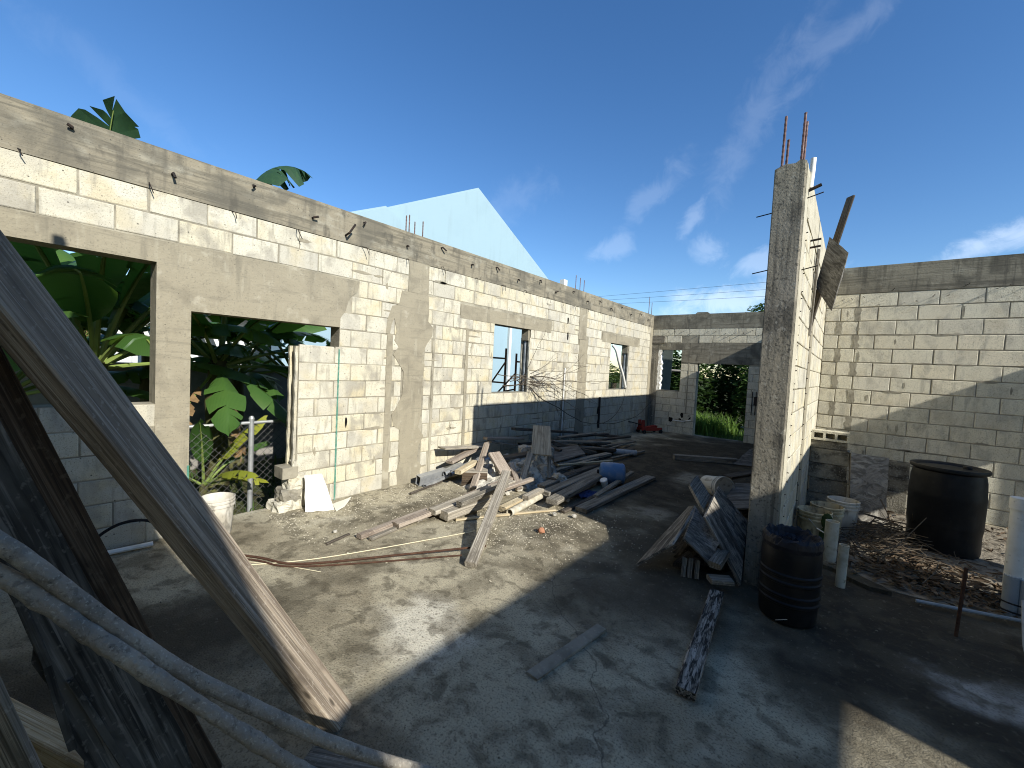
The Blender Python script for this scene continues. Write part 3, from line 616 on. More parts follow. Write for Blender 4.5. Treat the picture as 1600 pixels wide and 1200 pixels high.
# ------------------------------------------------------------------ right-hand wall of the side room
RW = empty('block_wall', (0, YR, 0), 'right-hand grey block wall behind the tall black drum, crossed by a slanting shadow', 'wall')
mb = MB(); mb.box((-.368, 0, -.2), (3.96, .19, HT-.008)); mb.obj('wall_core', 'mortar', RW)
rx = [(-5, 5, 2.92, 4)]
rcs = courses_from(2.92, 15, .1948)
zig = [(-.02+(.0 if i % 2 else -.06), .045+(.0 if i % 2 else -.06), z0, z1) for i, (z0, z1) in enumerate(rcs)]
lay_blocks(RW, -.366, 3.95, rcs, rx, 'block_brightened', off=.015, seed=12, far_last=False, joint=.013)
conc(RW, 'bond_beam', [(-.368, 2.922), (3.94, 2.922), (3.94, HT-.004), (-.368, HT-.004)], 'concrete_beam', -.011, .2)
for i, (z0, z1) in enumerate(rcs[1:11]):
    u = .005 if i % 2 == 0 else -.19
    conc(RW, 'mortar_strip', ragged(u-.035, u+.035, z0+.004, z1-.004, l=.014, r=.014, step=.04, seed=50+i), 'mortar', -.0088, .0)
rg = random.Random(91)
for k in range(46):
    u = rg.uniform(-.3, 2.0); z = 2.92-rg.randint(0, 13)*.1948+rg.uniform(-.008, .008); a, b = (rg.uniform(.04, .14), rg.uniform(.008, .018)) if rg.random() < .65 else (rg.uniform(.009, .016), rg.uniform(.04, .08))
    smear(RW, u, z+(.097 if b > .03 else 0), a, b, 'mortar', 500+k)
rg = random.Random(11)
for i in range(14): wall_nail(RW, 'nail', -.2+i*.135, 2.83+rg.uniform(-.09, .11), rg.uniform(.04, .11), .0035, 'dark_iron', (rg.uniform(-.3, .5), rg.uniform(-.2, .4)))

# ------------------------------------------------------------------ partition with its free-standing end pillar
PW = empty('partition_wall', (-.37, 0, 0), 'end-on partition wall whose tall rough concrete pillar carries bare rebar on top', 'wall', rz=math.pi/2)
mb = MB(); mb.box((4.02, .004, -.2), (YB-.02, .196, HT-.01)); mb.obj('wall_core', 'mortar', PW)
lay_blocks(PW, 4.02, YR-.02, courses_from(2.95, 15, CO), [(0, 20, 2.95, 4), (5.3, 5.62, 0, 4)], 'block', off=4.05, seed=15)
conc(PW, 'bond_beam', [(4.02, 2.95), (YB-.02, 2.95), (YB-.02, HT-.004), (4.02, HT-.004)], 'concrete_sunlit', -.011, .2)
conc(PW, 'column', ragged(5.30, 5.62, 0, 2.95, l=.02, r=.02, seed=61), 'concrete', -.0095, .02)
# pillar: a rough cast post with worn arrises
bm = bmesh.new(); bmesh.ops.create_cube(bm, size=1)
for v in bm.verts: v.co = Vector((3.91+v.co.x*.222, .1+v.co.y*.204, 1.64+v.co.z*3.32))
bmesh.ops.bevel(bm, geom=[e for e in bm.edges if abs(e.verts[0].co.z-e.verts[1].co.z) > 1], offset=.008, segments=1, affect='EDGES')
bmesh.ops.subdivide_edges(bm, edges=[e for e in bm.edges if abs(e.verts[0].co.z-e.verts[1].co.z) > 1], cuts=64, use_grid_fill=True)
bmesh.ops.subdivide_edges(bm, edges=[e for e in bm.edges if abs(e.verts[0].co.z-e.verts[1].co.z) < .02 and e.calc_length() > .1], cuts=5, use_grid_fill=True)
for v in bm.verts:
    n = noise.noise(v.co*7)*.0012 + noise.noise(v.co*23)*.0009 + noise.noise(Vector((0, 0, v.co.z*1.3)))*.005
    e = 1.0 + 1.2*(noise.noise(v.co*15) > .25)
    v.co += Vector((n*e, n, 0))
    if v.co.z > 3.25: v.co.z += noise.noise(v.co*16)*.03 - .02*(v.co.y > .15)
me = bpy.data.meshes.new('pillar'); bm.to_mesh(me); bm.free(); me.materials.append(MATS['concrete_dark']); link('pillar', me, PW)
conc(PW, 'sunlit_skin', ragged(3.835, 4.05, 0, 3.29, l=.006, r=.02, t=.02, seed=71), 'concrete_sunlit', -.0085, .012)  # thin pale plate that paints sunlight onto the pillar's sunward face
for (y, d, h) in ((3.86, .165, 3.70), (3.96, .15, 3.56), (3.86, .04, 3.685), (3.95, .035, 3.66)): rebar_up(PW, y, d, 3.25, h, .0095, (.01, -.004))
rebar_up(PW, 5.38, .05, 3.28, 3.52); rebar_up(PW, 5.52, .08, 3.28, 3.50)
MB().tube([(4.06, -.012, 3.18), (4.06, -.018, 3.3), (4.06, -.02, 3.41)], .02, 10).obj('conduit', 'pvc_white', PW, smooth=True)
rg = random.Random(19)
for i in range(30):
    z = .35+i*.093+rg.uniform(-.03, .03)
    wall_nail(PW, 'nail', 4.12+rg.uniform(-.02, .02), z, rg.uniform(.01, .022), .0045, 'dark_iron', (0, rg.uniform(-.2, .3)))
for i in range(16): wall_nail(PW, 'nail', 5.28+rg.uniform(-.03, .03), .4+i*.16, .02, .005, 'dark_iron')
MB().tube([(4.0, .02, 3.13), (4.0, -.09, 3.17)], .013, 8).obj('iron_stub', 'dark_iron', PW, smooth=True)
for z in (3.06, 2.51): wall_nail(PW, 'nail', 3.95, z, .115, .0042, 'dark_iron', (-.15, .18))
for z, t in ((2.98, .16), (2.53, .2)):
    MB().tube([(3.9, .19, z), (3.84, .31, z-.035)], .0042, 6).obj('nail', 'dark_iron', PW, smooth=True)
for z in (2.88, 2.82): wall_nail(PW, 'iron_stub', 4.5, z, .085, .009, 'dark_iron', (0, .1))

# ------------------------------------------------------------------ the walls beside and behind the camera (they throw the shade)
EW = empty('block_wall', (3.97, 0, 0), 'opposite outer block wall with wide openings, to the right of the camera', 'wall', rz=-math.pi/2)
us = [-12.1, -7.15, -5.38, -4.82, -4.40, -1.93, .35, 3.0]; zs = [-.26, 0, .02, 2.34, HT]
grid_core('wall_core', us, zs, lambda u, z: not ((-7.15 < u < -5.38 or -4.82 < u < -4.40 or -1.93 < u < .35) and .02 < z < 2.34), .2, EW, 'block_brightened')
CWL = empty('block_wall', (0, -.35, 0), 'block wall close behind the camera that the long planks lean on', 'wall', rz=math.pi)
mb = MB(); mb.box((-3.96, 0, -.2), (-XL, .19, HT-.01)); mb.obj('wall_core', 'block_brightened', CWL)
board('shadow_post', (-1.22, -.44, 3.28), (-1.22, -.44, 4.3), .09, .06, 'wood_grey', 'unseen post added on top of the wall behind the camera to cast a shadow', 'post', nrm=(0, -1, 0))  # added out of view to throw a small shadow on the left wall

# ------------------------------------------------------------------ lumber pile and everything lying in it
G_L = 'boards of the lumber pile by the left wall'
WM = dict(pale='wood_pale', pink='wood_pink', grey='wood_grey', dark='wood_dark', cream='wood_cream')
BOARDS = [
    ((-3.07,3.76,0.40),(-2.30,2.42,0.03),0.1,0.045,0,'pale',
     'pale weathered two-by-four sloping from the rubble heap to the sunlit floor'),
    ((-4.13,4.57,0.48),(-3.69,3.85,0.04),0.09,0.04,20,'pink',
     'short pinkish board propped upright in front of the grey metal channels'),
    ((-3.80,4.36,0.42),(-3.51,4.28,0.22),0.19,0.04,0,'pink',
     'short wide pinkish board with a dark knot sloping off the rubble heap'),
    ((-3.63,4.54,0.28),(-3.26,4.28,0.06),0.075,0.04,10,'pink',
     'short narrow pinkish offcut leaning left of the grainy plywood square'),
    ((-3.48,4.78,0.42),(-3.30,4.38,0.10),0.085,0.04,-10,'pale',
     'short pale offcut propped under the left corner of the plywood square'),
    ((-3.37,5.10,0.36),(-3.18,4.86,0.10),0.05,0.03,0,'grey',
     'thin grey stick standing under the right corner of the plywood square'),
    ((-3.38,2.07,0.03),(-3.45,2.92,0.05),0.07,0.045,0,'pink',
     'pink-topped lumber strip, foremost tip of the sunlit board pile'),
    ((-3.32,2.42,0.06),(-3.35,3.11,0.08),0.1,0.045,0,'pink',
     'pinkish board with a white patch round a nail hole near its end'),
    ((-3.28,2.82,0.10),(-3.31,4.18,0.16),0.13,0.05,0,'pale',
     'wide pale board on top of the sunlit front of the pile'),
    ((-3.17,2.89,0.07),(-3.14,3.62,0.10),0.13,0.09,0,'pale',
     'thick squared timber with a dark cut end in the sunlit front of the pile'),
    ((-3.12,3.07,0.17),(-3.13,3.83,0.22),0.08,0.05,0,'grey',
     'short grey block-ended board on top of the wide pale board'),
    ((-2.92,3.53,0.05),(-2.97,4.31,0.08),0.1,0.06,0,'cream',
     'cream timber beside the hollow paper tube in the sun'),
    ((-3.20,3.68,0.14),(-3.12,4.38,0.20),0.07,0.04,0,'pink',
     'thin pinkish lath crossing above the cream timber'),
    ((-2.86,3.87,0.12),(-2.88,4.23,0.14),0.09,0.045,0,'pale',
     'short pale end piece lying over the cream timber'),
    ((-3.10,3.00,0.02),(-2.54,4.04,0.02),0.035,0.02,0,'cream',
     'thin cream lath lying on the floor along the front of the pile'),
    ((-3.47,1.80,0.01),(-3.53,2.05,0.01),0.025,0.02,0,'dark',
     'small dark stick alone on the floor left of the board pile'),
    ((-3.28,2.11,0.02),(-3.37,2.64,0.02),0.05,0.03,0,'grey',
     'greyish lath flat on the floor under the pink-topped strip'),
    ((-4.10,3.17,0.02),(-4.26,3.83,0.02),0.03,0.025,0,'dark',
     'thin brown stick on the floor by the end of the metal channels'),
    ((-4.35,3.88,0.46),(-4.35,4.69,0.38),0.16,0.025,0,'pale',
     'pale wide offcut lying on the metal channels near the wall'),
    ((-4.22,3.92,0.28),(-4.37,4.67,0.38),0.12,0.04,0,'pink',
     'reddish-brown board end resting across the metal channels'),
    ((-3.92,3.80,0.22),(-4.06,4.26,0.26),0.1,0.05,0,'cream',
     'cream block of timber under the reddish-brown board end'),
    ((-2.84,4.24,0.10),(-2.91,5.90,0.12),0.14,0.05,0,'grey',
     'grey two-by-six beside the foil-edged board, its left neighbour'),
    ((-2.60,4.04,0.10),(-2.78,5.76,0.12),0.15,0.06,0,'grey',
     'grey timber with a sunlit foil edge on its near end'),
    ((-2.32,4.24,0.03),(-2.31,6.38,0.03),0.15,0.05,0,'grey',
     'separate grey plank alone on the floor right of the blue jug'),
    ((-2.40,4.73,0.06),(-2.53,6.18,0.10),0.07,0.04,0,'grey',
     'narrow grey board passing under the blue jug'),
    ((-3.36,5.34,0.18),(-2.90,6.25,0.20),0.04,0.03,0,'cream',
     'pale thin lath reaching the top of the blue jug'),
    ((-3.47,5.40,0.16),(-3.24,6.81,0.18),0.13,0.04,0,'grey',
     'grey plank just behind the pale thin lath'),
    ((-4.08,6.30,0.30),(-3.52,6.89,0.12),0.07,0.07,0,'dark',
     'dark pole sloping down to the right behind the plywood square'),
    ((-4.19,6.36,0.30),(-3.63,7.58,0.24),0.12,0.04,0,'grey',
     'long grey board lying level behind the dark sloping pole'),
    ((-4.32,5.42,0.60),(-4.39,7.61,0.32),0.1,0.045,0,'dark',
     'dark board furthest back against the wall, left of the conduit'),
    ((-4.20,6.64,0.34),(-4.16,8.02,0.30),0.1,0.035,0,'grey',
     'grey board pointing to the wall behind the level long board'),
    ((-3.64,7.27,0.10),(-3.77,8.73,0.06),0.05,0.03,0,'grey',
     'thin grey lath, upper of two pointing at the far doorway'),
    ((-3.50,7.11,0.06),(-3.64,8.59,0.04),0.05,0.03,0,'dark',
     'thin dark lath, lower of two pointing at the far doorway'),
    ((-4.36,4.77,0.50),(-4.36,5.73,0.40),0.09,0.045,0,'pink',
     'pink-ended board lying along the edge of the wall shadow'),
    ((-4.35,4.87,0.44),(-4.38,5.59,0.30),0.09,0.03,0,'grey',
     'short grey board below the pink-ended board'),
    ((-4.35,8.27,0.22),(-4.03,8.90,0.16),0.12,0.05,0,'dark',
     'dark stub of board at the right end of the pile near the wall'),
    ((-3.14,4.95,0.10),(-3.54,6.47,0.14),0.05,0.03,0,'dark',
     'dark lath wedged between the plywood square and the grey plank'),
    ((-2.68,4.75,0.04),(-2.70,5.30,0.05),0.04,0.02,0,'pale',
     'short pale splinter beside the crumpled blue rag'),
    ((-3.93,6.40,0.22),(-3.41,7.39,0.16),0.09,0.04,0,'dark',
     'dark board crossing under the sloping pole'),
    ((-3.74,6.64,0.14),(-3.38,8.23,0.06),0.1,0.04,0,'dark',
     'dark board end poking out towards the grey tube'),
    ((-4.22,5.96,0.34),(-3.73,5.99,0.26),0.1,0.04,0,'dark',
     'dark short plank peeking out behind the plywood square'),
    ((-2.56,8.22,0.05),(-1.58,8.86,0.05),0.13,0.1,0,'grey',
     'long grey timber lying crosswise between the two lumber heaps'),
    ((-3.87,4.61,0.30),(-3.68,5.05,0.34),0.16,0.04,0,'dark',
     'wide dark grey plank between the knotted board and the plywood square'),
    ((-4.38,5.69,0.30),(-4.15,6.42,0.30),0.09,0.04,0,'dark',
     'dark board running behind the top of the plywood square'),
    ((-4.22,6.77,0.20),(-3.53,7.23,0.16),0.11,0.04,0,'grey',
     'grey board under the long level board'),
    ((-3.28,5.15,0.14),(-3.25,6.38,0.16),0.08,0.04,0,'grey',
     'grey lath just in front of the blue-grey plywood sheet'),
    ((-3.08,4.76,0.12),(-3.03,6.35,0.14),0.1,0.045,0,'dark',
     'dark board between the grey lumps and the blue jug'),
    ((-4.06,7.44,0.20),(-3.92,9.27,0.14),0.1,0.04,0,'dark',
     'dark board furthest right along the wall behind the grey lath pair'),
    ((-4.36,7.31,0.26),(-4.18,8.67,0.22),0.07,0.04,0,'dark',
     'dark narrow board close to the foot of the conduit'),
    ((-3.81,7.38,0.12),(-3.74,9.16,0.06),0.06,0.04,0,'grey',
     'grey batten under the thin grey lath pair'),
    ((-2.45,4.04,0.02),(-2.49,5.51,0.02),0.06,0.03,0,'dark',
     'dark batten between the foil-edged timber and the separate grey plank'),
    ((-3.04,4.46,0.10),(-3.08,5.51,0.12),0.12,0.04,0,'grey',
     'grey board end behind its two-by-six neighbour'),
    ((-4.02,4.14,0.05),(-3.88,4.73,0.10),0.1,0.05,0,'dark',
     'dark beam in the hollow under the knotted board'),
    ((-3.66,4.10,0.03),(-3.37,4.51,0.05),0.09,0.04,0,'pink',
     'pink offcut flat on the floor under the propped short boards'),
    ((-3.39,2.71,0.01),(-3.53,3.76,0.03),0.09,0.03,0,'grey',
     'grey board at floor level along the back of the sunlit front'),
    ((-3.39,3.43,0.10),(-3.49,4.57,0.14),0.1,0.04,0,'pink',
     'pinkish plank along the back of the sunlit front of the pile'),
    ((-3.29,7.03,0.06),(-3.19,8.32,0.04),0.06,0.03,0,'grey',
     'grey offcut under the grey plastic tube'),
    ((-3.89,4.26,0.12),(-3.77,4.39,0.13),0.04,0.03,0,'cream',
     'small white stick glinting in the shadow under the knotted board'),
]
for A, B, w, h, rl, m, lab in BOARDS:
    board('board', A, B, w, h, WM[m], lab, 'board', roll=rl, group=G_L)
# rubble mound that carries the boards
def mound(name, cx, cy, rx, ry, hh, mat, label, cat, seed, n=60):
    bm = bmesh.new(); bmesh.ops.create_grid(bm, x_segments=n, y_segments=n, size=1)
    for v in bm.verts:
        r2 = v.co.x**2+v.co.y**2; b = max(0, 1-r2)
        z = hh*b**.8*(.75+.5*noise.noise(Vector((v.co.x*3+seed, v.co.y*3, 0)))) + b**.5*(.08*noise.noise(Vector((v.co.x*7, v.co.y*9, seed)))+.06*abs(noise.noise(Vector((v.co.x*17, v.co.y*23, seed)))))
        v.co = Vector((v.co.x*rx, v.co.y*ry, max(z, -.01)-.004))
    me = bpy.data.meshes.new(name); bm.to_mesh(me); bm.free(); me.materials.append(MATS[mat])
    return tag(link(name, me, None, (cx, cy, 0)), label, cat, kind='stuff')
mound('rubble_heap', -3.82, 5.05, .62, 1.15, .30, 'rubble', 'low heap of broken concrete rubble under the boards', 'rubble', 2.0)
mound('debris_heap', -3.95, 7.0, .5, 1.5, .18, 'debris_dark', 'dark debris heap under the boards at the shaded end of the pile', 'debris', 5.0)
ROCKS = [(-3.36,5.02,.10,.17,'large grey concrete lump under the plywood square'), (-3.06,4.92,.09,.13,'pale grey concrete lump right of the thin stick legs'),
    (-3.34,4.66,.05,.07,'small pale round concrete lump in front of the large grey lump'), (-3.14,4.70,.05,.06,'small grey concrete lump beside the pale round one'),
    (-3.92,5.28,.30,.15,'angular concrete chunk on top of the heap behind the knotted board'), (-3.72,5.55,.28,.13,'crumbly white chunk on the heap beside the dark grey plank'),
    (-3.62,4.92,.14,.14,'flat-topped concrete slab piece leaning behind the short offcuts'), (-3.30,4.32,.04,.06,'bright white chunk in the sun at the foot of the short offcuts'),
    (-3.52,4.12,.06,.10,'whitish lump in the sun left of the pale two-by-four'), (-4.05,4.75,.18,.12,'pale lump tucked behind the propped pinkish board'),
    (-2.46,3.90,.025,.03,'small white stone on the floor at the tip of the shadow'), (-2.62,4.42,.03,.035,'small white stone beside the crumpled blue rag'),
    (-2.30,3.42,.025,.04,'reddish-brown stone alone on the sunlit floor'), (-2.28,4.02,.025,.03,'small white stone by the near end of the separate grey plank'),
    (-3.65,1.98,.02,.022,'tiny white stone by the small dark stick')]
rg = random.Random(41)
for i in range(26):
    x, y = rg.gauss(-3.72, .28), rg.gauss(5.0, .45); b = max(0, 1-((x+3.82)/.62)**2-((y-5.05)/1.15)**2)
    ROCKS.append((x, y, .24*b+.03, rg.uniform(.035, .085), 'one of the many loose grey concrete lumps on the rubble heap'))
for i, (x, y, z, r, lab) in enumerate(ROCKS):
    me = rock_mesh(r, i*3.7, .8 if r > .1 else .7, 3 if r > .1 else 2); me.materials.append(MATS['roof_rust' if 'reddish' in lab else 'rubble'])
    tag(link('concrete_chunk', me, None, (x, y, z)), lab, 'rubble', 'loose lumps of concrete').rotation_euler = (0, 0, i)
def sheet4(name, P, th, mat, label=None, cat=None, group=None, sub=5, warp=.006):
    P = [Vector(p) for p in P]; x = (P[1]-P[0]).normalized(); n = (P[1]-P[0]).cross(P[3]-P[0]).normalized(); y = n.cross(x)
    M = Matrix(((x.x, y.x, n.x, P[0].x), (x.y, y.y, n.y, P[0].y), (x.z, y.z, n.z, P[0].z), (0, 0, 0, 1))); Mi = M.inverted()
    mb = MB(); vs = []; k = sub+1; rg = random.Random(len(label or name)*7)
    for s in (0, 1):
        for i in range(k):
            for j in range(k):
                a, b = i/sub, j/sub
                p = P[0]*(1-a)*(1-b)+P[1]*a*(1-b)+P[2]*a*b+P[3]*(1-a)*b
                q = Mi @ p; edge = i in (0, sub) or j in (0, sub)
                q += Vector((rg.uniform(-1, 1)*.006 if edge else 0, rg.uniform(-1, 1)*.006 if edge else 0, 0)) if s == 0 else Vector((0, 0, 0))
                q.z += warp*math.sin(3*a+2*b) - th*s; vs.append(q)
    o = k*k; fs = []
    for i in range(sub):
        for j in range(sub):
            a, b, c, d = i*k+j, (i+1)*k+j, (i+1)*k+j+1, i*k+j+1
            fs += [(a, b, c, d), (d+o, c+o, b+o, a+o)]
    ring = [i*k for i in range(k)] + [(k-1)*k+j for j in range(1, k)] + [i*k+k-1 for i in range(k-2, -1, -1)] + [j for j in range(k-2, 0, -1)]
    fs += [(ring[i], ring[i]+o, ring[(i+1) % len(ring)]+o, ring[(i+1) % len(ring)]) for i in range(len(ring))]
    mb.add(vs, fs); ob = mb.obj(name, mat); ob.matrix_world = M
    return tag(ob, label, cat, group)
sheet4('plywood_square', [(-3.48,4.80,.40), (-3.82,5.29,.72), (-3.58,5.41,.72), (-3.22,4.94,.40)], .02, 'ply', 'grainy plywood square tilted upright on top of the lumber pile', 'plywood')
sheet4('plywood_sheet', [(-3.94,6.04,.245), (-3.81,6.68,.245), (-3.39,6.23,.21), (-3.42,5.33,.21)], .018, 'ply_grey', 'blue-grey plywood sheet lying flat in the shade behind the plywood square', 'plywood')
t = empty('wooden_crate', (-3.92, 4.12, 0), 'brown wooden crate half buried under the propped short boards', 'crate', rz=.75)
for a, b in (((-.17,-.13,0), (.17,-.11,.19)), ((-.17,.11,0), (.17,.13,.19)), ((-.17,-.109,0), (-.15,.109,.19)), ((.15,-.109,0), (.17,.109,.19))):
    mb = MB(); mb.box(a, b); mb.obj('side_board', 'wood_brown', t)
for k in range(3): mb = MB(); mb.box((-.175,-.13+k*.09,.192), (.175,-.055+k*.09,.208)); mb.obj('slat', 'wood_pale', t)
# galvanised channels by the wall
def channel(name, A, B, w, h, t, mat, label, roll=0, open_side=1):
    L = (Vector(B)-Vector(A)).length; mb = MB()
    mb.box((0,-w/2,-h/2), (L,-w/2+t,h/2)); mb.box((0,w/2-t,-h/2), (L,w/2,h/2)); mb.box((0,-w/2+t,-h/2), (L,w/2-t,-h/2+t))
    if open_side == 0: mb.box((0,-w/2+t,h/2-t), (L,w/2-t,h/2))
    else:
        mb.box((0,-w/2+t,h/2-t), (L,-w/2+.02,h/2)); mb.box((0,w/2-.02,h/2-t), (L,w/2-t,h/2))
    ob = mb.obj(name, mat); ob.matrix_world = frame(A, B, roll); return tag(ob, label, 'metal profile', 'galvanised profiles by the left wall')
channel('metal_channel', (-4.34,3.48,.075), (-4.36,4.30,.12), .085, .13, .006, 'galvanised', 'open-ended galvanised box channel, nearest of the metal profiles by the wall', 12, 0)
channel('metal_channel', (-4.22,3.50,.03), (-4.28,4.62,.17), .05, .03, .004, 'galvanised', 'thin galvanised strip lying lowest beside the box channel')
channel('metal_channel', (-4.18,3.95,.15), (-4.30,4.75,.24), .06, .04, .004, 'galvanised', 'short galvanised channel pushed under the reddish-brown board end')
for i, (x, y) in enumerate(((-4.25, 3.86), (-4.17, 3.90))):
    mb = MB(); mb.tube([(x, y, .12), (x-.08, y+.85, .2)], .033, 12, caps=False); mb.tube([(x, y, .12), (x-.08, y+.85, .2)], .028, 12, caps=False)
    tag(mb.obj('metal_tube', 'galvanised', None, smooth=True), ('left' if i == 0 else 'right')+' one of two open grey tubes between the box channel and the reddish board', 'tube', 'galvanised profiles by the left wall')
def hollow_tube(name, A, B, r, mat, label, t=.006, n=18):
    mb = MB(); A = Vector(A); B = Vector(B); mb.tube([A, B], r, n, caps=False); mb.tube([A, B], r-t, n, caps=False)
    d = (B-A).normalized(); a = d.orthogonal().normalized(); b = d.cross(a)
    for P in (A, B):
        vs = [P+(a*math.cos(2*math.pi*j/n)+b*math.sin(2*math.pi*j/n))*rr for rr in (r, r-t) for j in range(n)]
        mb.add(vs, [(j, (j+1) % n, n+(j+1) % n, n+j) for j in range(n)])
    return tag(mb.obj(name, mat, None, smooth=True), label, 'pipe')
hollow_tube('paper_tube', (-2.80,3.52,.045), (-2.90,4.24,.055), .042, 'pvc_dirty', 'hollow cream tube with a dark open end at the front of the pile')
hollow_tube('grey_tube', (-3.60,7.60,.06), (-3.17,7.88,.06), .06, 'pvc_grey', 'grey plastic tube on the floor behind the blue jug')
# blue jug and cup, rag
def lathe_obj(name, prof, mat, parent=None, n=28, M=None, smooth=True): return MB().lathe(prof, n, M).obj(name, mat, parent, smooth=smooth)
t = empty('plastic_jug', (-2.62, 5.66, .155), 'small blue plastic drum lying on its side on the grey boards', 'drum'); t.rotation_euler = (R(90), 0, R(-62)); 
lathe_obj('body', [(0,-.18), (.10,-.18), (.14,-.165), (.155,-.14), (.150,-.10), (.157,-.06), (.157,.06), (.150,.10), (.155,.14), (.135,.175), (.06,.19), (0,.19)], 'drum_blue', t)
lathe_obj('cap', [(0,.222), (.035,.222), (.04,.21), (.04,.188)], 'drum_black', t, 16)
t = empty('plastic_cup', (-2.585, 5.36, .06), 'small white plastic cup leaning against the blue jug', 'cup'); t.rotation_euler = (R(24), R(-8), 0)
lathe_obj('body', [(0,-.06), (.042,-.06), (.052,.07), (.054,.07), (.054,.06), (.05,.055)], 'pvc_white', t, 20); lathe_obj('lid', [(0,.075), (.05,.075), (.056,.068), (.056,.058)], 'pvc_white', t, 20)
bm = bmesh.new(); bmesh.ops.create_grid(bm, x_segments=16, y_segments=12, size=1)
for v in bm.verts: v.co = Vector((v.co.x*.11, v.co.y*.16, .03+.03*noise.noise(v.co*2.2)+.02*noise.noise(v.co*6)))
me = bpy.data.meshes.new('rag'); bm.to_mesh(me); bm.free(); me.materials.append(MATS['rag_blue'])
o = tag(link('rag', me, None, (-2.60, 4.85, 0)), 'crumpled dark blue rag between the grey boards', 'rag'); md = o.modifiers.new('thick', 'SOLIDIFY'); md.thickness = .004
# white sheets against the wall
sheet4('leaning_sheet', [(-4.36,2.03,.004), (-4.23,2.28,.004), (-4.45,2.24,.36), (-4.46,2.06,.37)], .008, 'sheet_white', 'bright white sheet leaning on the left wall beside the doorway', 'sheet', warp=.012)
sheet4('leaning_sheet', [(-4.17,2.27,.006), (-4.24,2.40,.010), (-4.45,2.60,.03), (-4.38,2.33,.012)], .006, 'sheet_white', 'small white offcut lying on the floor beside the bright white sheet', 'panel')

# rods and string on the floor
def rod(name, pts, r, mat, label, cat, n=8):
    return tag(MB().tube(pts, r, n).obj(name, mat, None, smooth=True), label, cat)
def curve(P, k=8):
    P = [Vector(p) for p in P]; out = []
    for i in range(len(P)-1):
        a, b, c, d = P[max(i-1, 0)], P[i], P[i+1], P[min(i+2, len(P)-1)]
        for j in range(k):
            t = j/k; out.append(.5*((2*b)+(c-a)*t+(2*a-5*b+4*c-d)*t*t+(3*b-3*c+d-a)*t**3))
    return out+[P[-1]]
rod('steel_rod', curve([(-4.15,.98,.012), (-3.62,1.30,.012), (-3.26,1.50,.012), (-2.8,2.15,.03), (-2.385,2.69,.065)]), .0095, 'rust', 'longer rusty steel rod lying across the sunlit floor over the pale two-by-four', 'rod')
rod('steel_rod', curve([(-4.10,.94,.012), (-3.58,1.27,.012), (-3.20,1.50,.012), (-2.48,2.49,.016)]), .007, 'rust', 'shorter rusty steel rod lying just in front of the longer one', 'rod')
rod('string', curve([(-3.7,1.12,.004), (-3.50,1.27,.004), (-3.22,1.76,.004), (-2.82,2.80,.012), (-2.72,2.9,.05)]), .004, 'string', 'pale string stretched across the sunlit floor behind the rusty rods', 'string', 5)
rod('string', curve([(-3.62,1.22,.004), (-3.3,1.42,.004), (-3.05,1.55,.004)]), .003, 'string', 'short pale string end in front of the rusty rods', 'string', 5)
# board half sunk in the floor screed
board('sunken_board', (-1.215,1.80,.006), (-1.135,2.44,.008), .075, .018, 'stained_core', 'short grey strip of board half buried in the shaded floor', 'board')

# ------------------------------------------------------------------ red jack in the far corner
t = empty('floor_jack', (-4.20, 11.25, 0), 'red trolley jack standing in the far left corner', 'jack', rz=R(62))
mb = MB(); mb.box((-.34,-.11,.07), (.34,-.085,.15)); mb.box((-.34,.085,.07), (.34,.11,.15)); mb.box((-.10,-.085,.075), (.05,.085,.10)); mb.obj('frame', 'red_paint', t)
mb = MB(); mb.prism([(-.30,.09), (.20,.13), (.24,.20), (.16,.21), (-.30,.14)], -.05, .05, lambda a, b, d: (a, d, b)); mb.obj('lifting_arm', 'red_paint', t)
for y in (-.07, .07):
    mb = MB(); mb.prism([(-.34,.12), (-.22,.12), (-.25,.36), (-.33,.36)], -.015, .015, lambda a, b, d, y=y: (a, y+d, b)); mb.obj('side_plate', 'red_paint', t)
for x in (-.28, .28):
    for y in (-.125, .125): MB().tube([(x, y-.02, .05), (x, y+.02, .05)], .05, 14).obj('wheel', 'leather_tyre', t, smooth=True)
MB().tube([(-.28, 0, .22), (-.62, .0, .30), (-1.0, 0, .34)], .014, 8).obj('handle', 'dark_iron', t, smooth=True)

# ------------------------------------------------------------------ heap of plywood left of the pillar
GP = 'sheets and boards heaped against the pillar'
sheet4('plywood_sheet', [(-.98,3.86,.50), (-1.02,3.42,.28), (-1.29,3.40,.015), (-1.17,4.36,.33)], .018, 'ply_mould', 'speckled plywood sheet sloping to the floor, leftmost of the heap by the pillar', 'plywood', GP)
sheet4('plywood_sheet', [(-.955,3.47,.34), (-.76,3.53,.17), (-.72,3.60,.34), (-.98,3.84,.505)], .018, 'ply_grey', 'dark square-cornered plywood sheet in the middle of the heap by the pillar', 'plywood', GP)
sheet4('plywood_sheet', [(-.84,3.59,.52), (-.565,3.67,.02), (-.60,4.00,.45), (-.85,4.02,.68)], .018, 'ply_mould', 'largest mouldy plywood sheet leaning towards the pillar, its corner down by the black drum', 'plywood', GP)
sheet4('plywood_board', [(-1.13,4.40,.66), (-1.12,4.12,.62), (-.90,3.80,.51), (-.93,4.12,.55)], .03, 'wood_grey', 'short wide board sticking up above the plywood heap in front of the lying white bucket', 'board', GP)
board('board', (-.66,3.33,.06), (-.55,2.22,.028), .095, .045, 'wood_mould', 'long board with black and white flaking mould on the floor before the heap', 'board', nrm=(0, .1, 1), wob=.008)
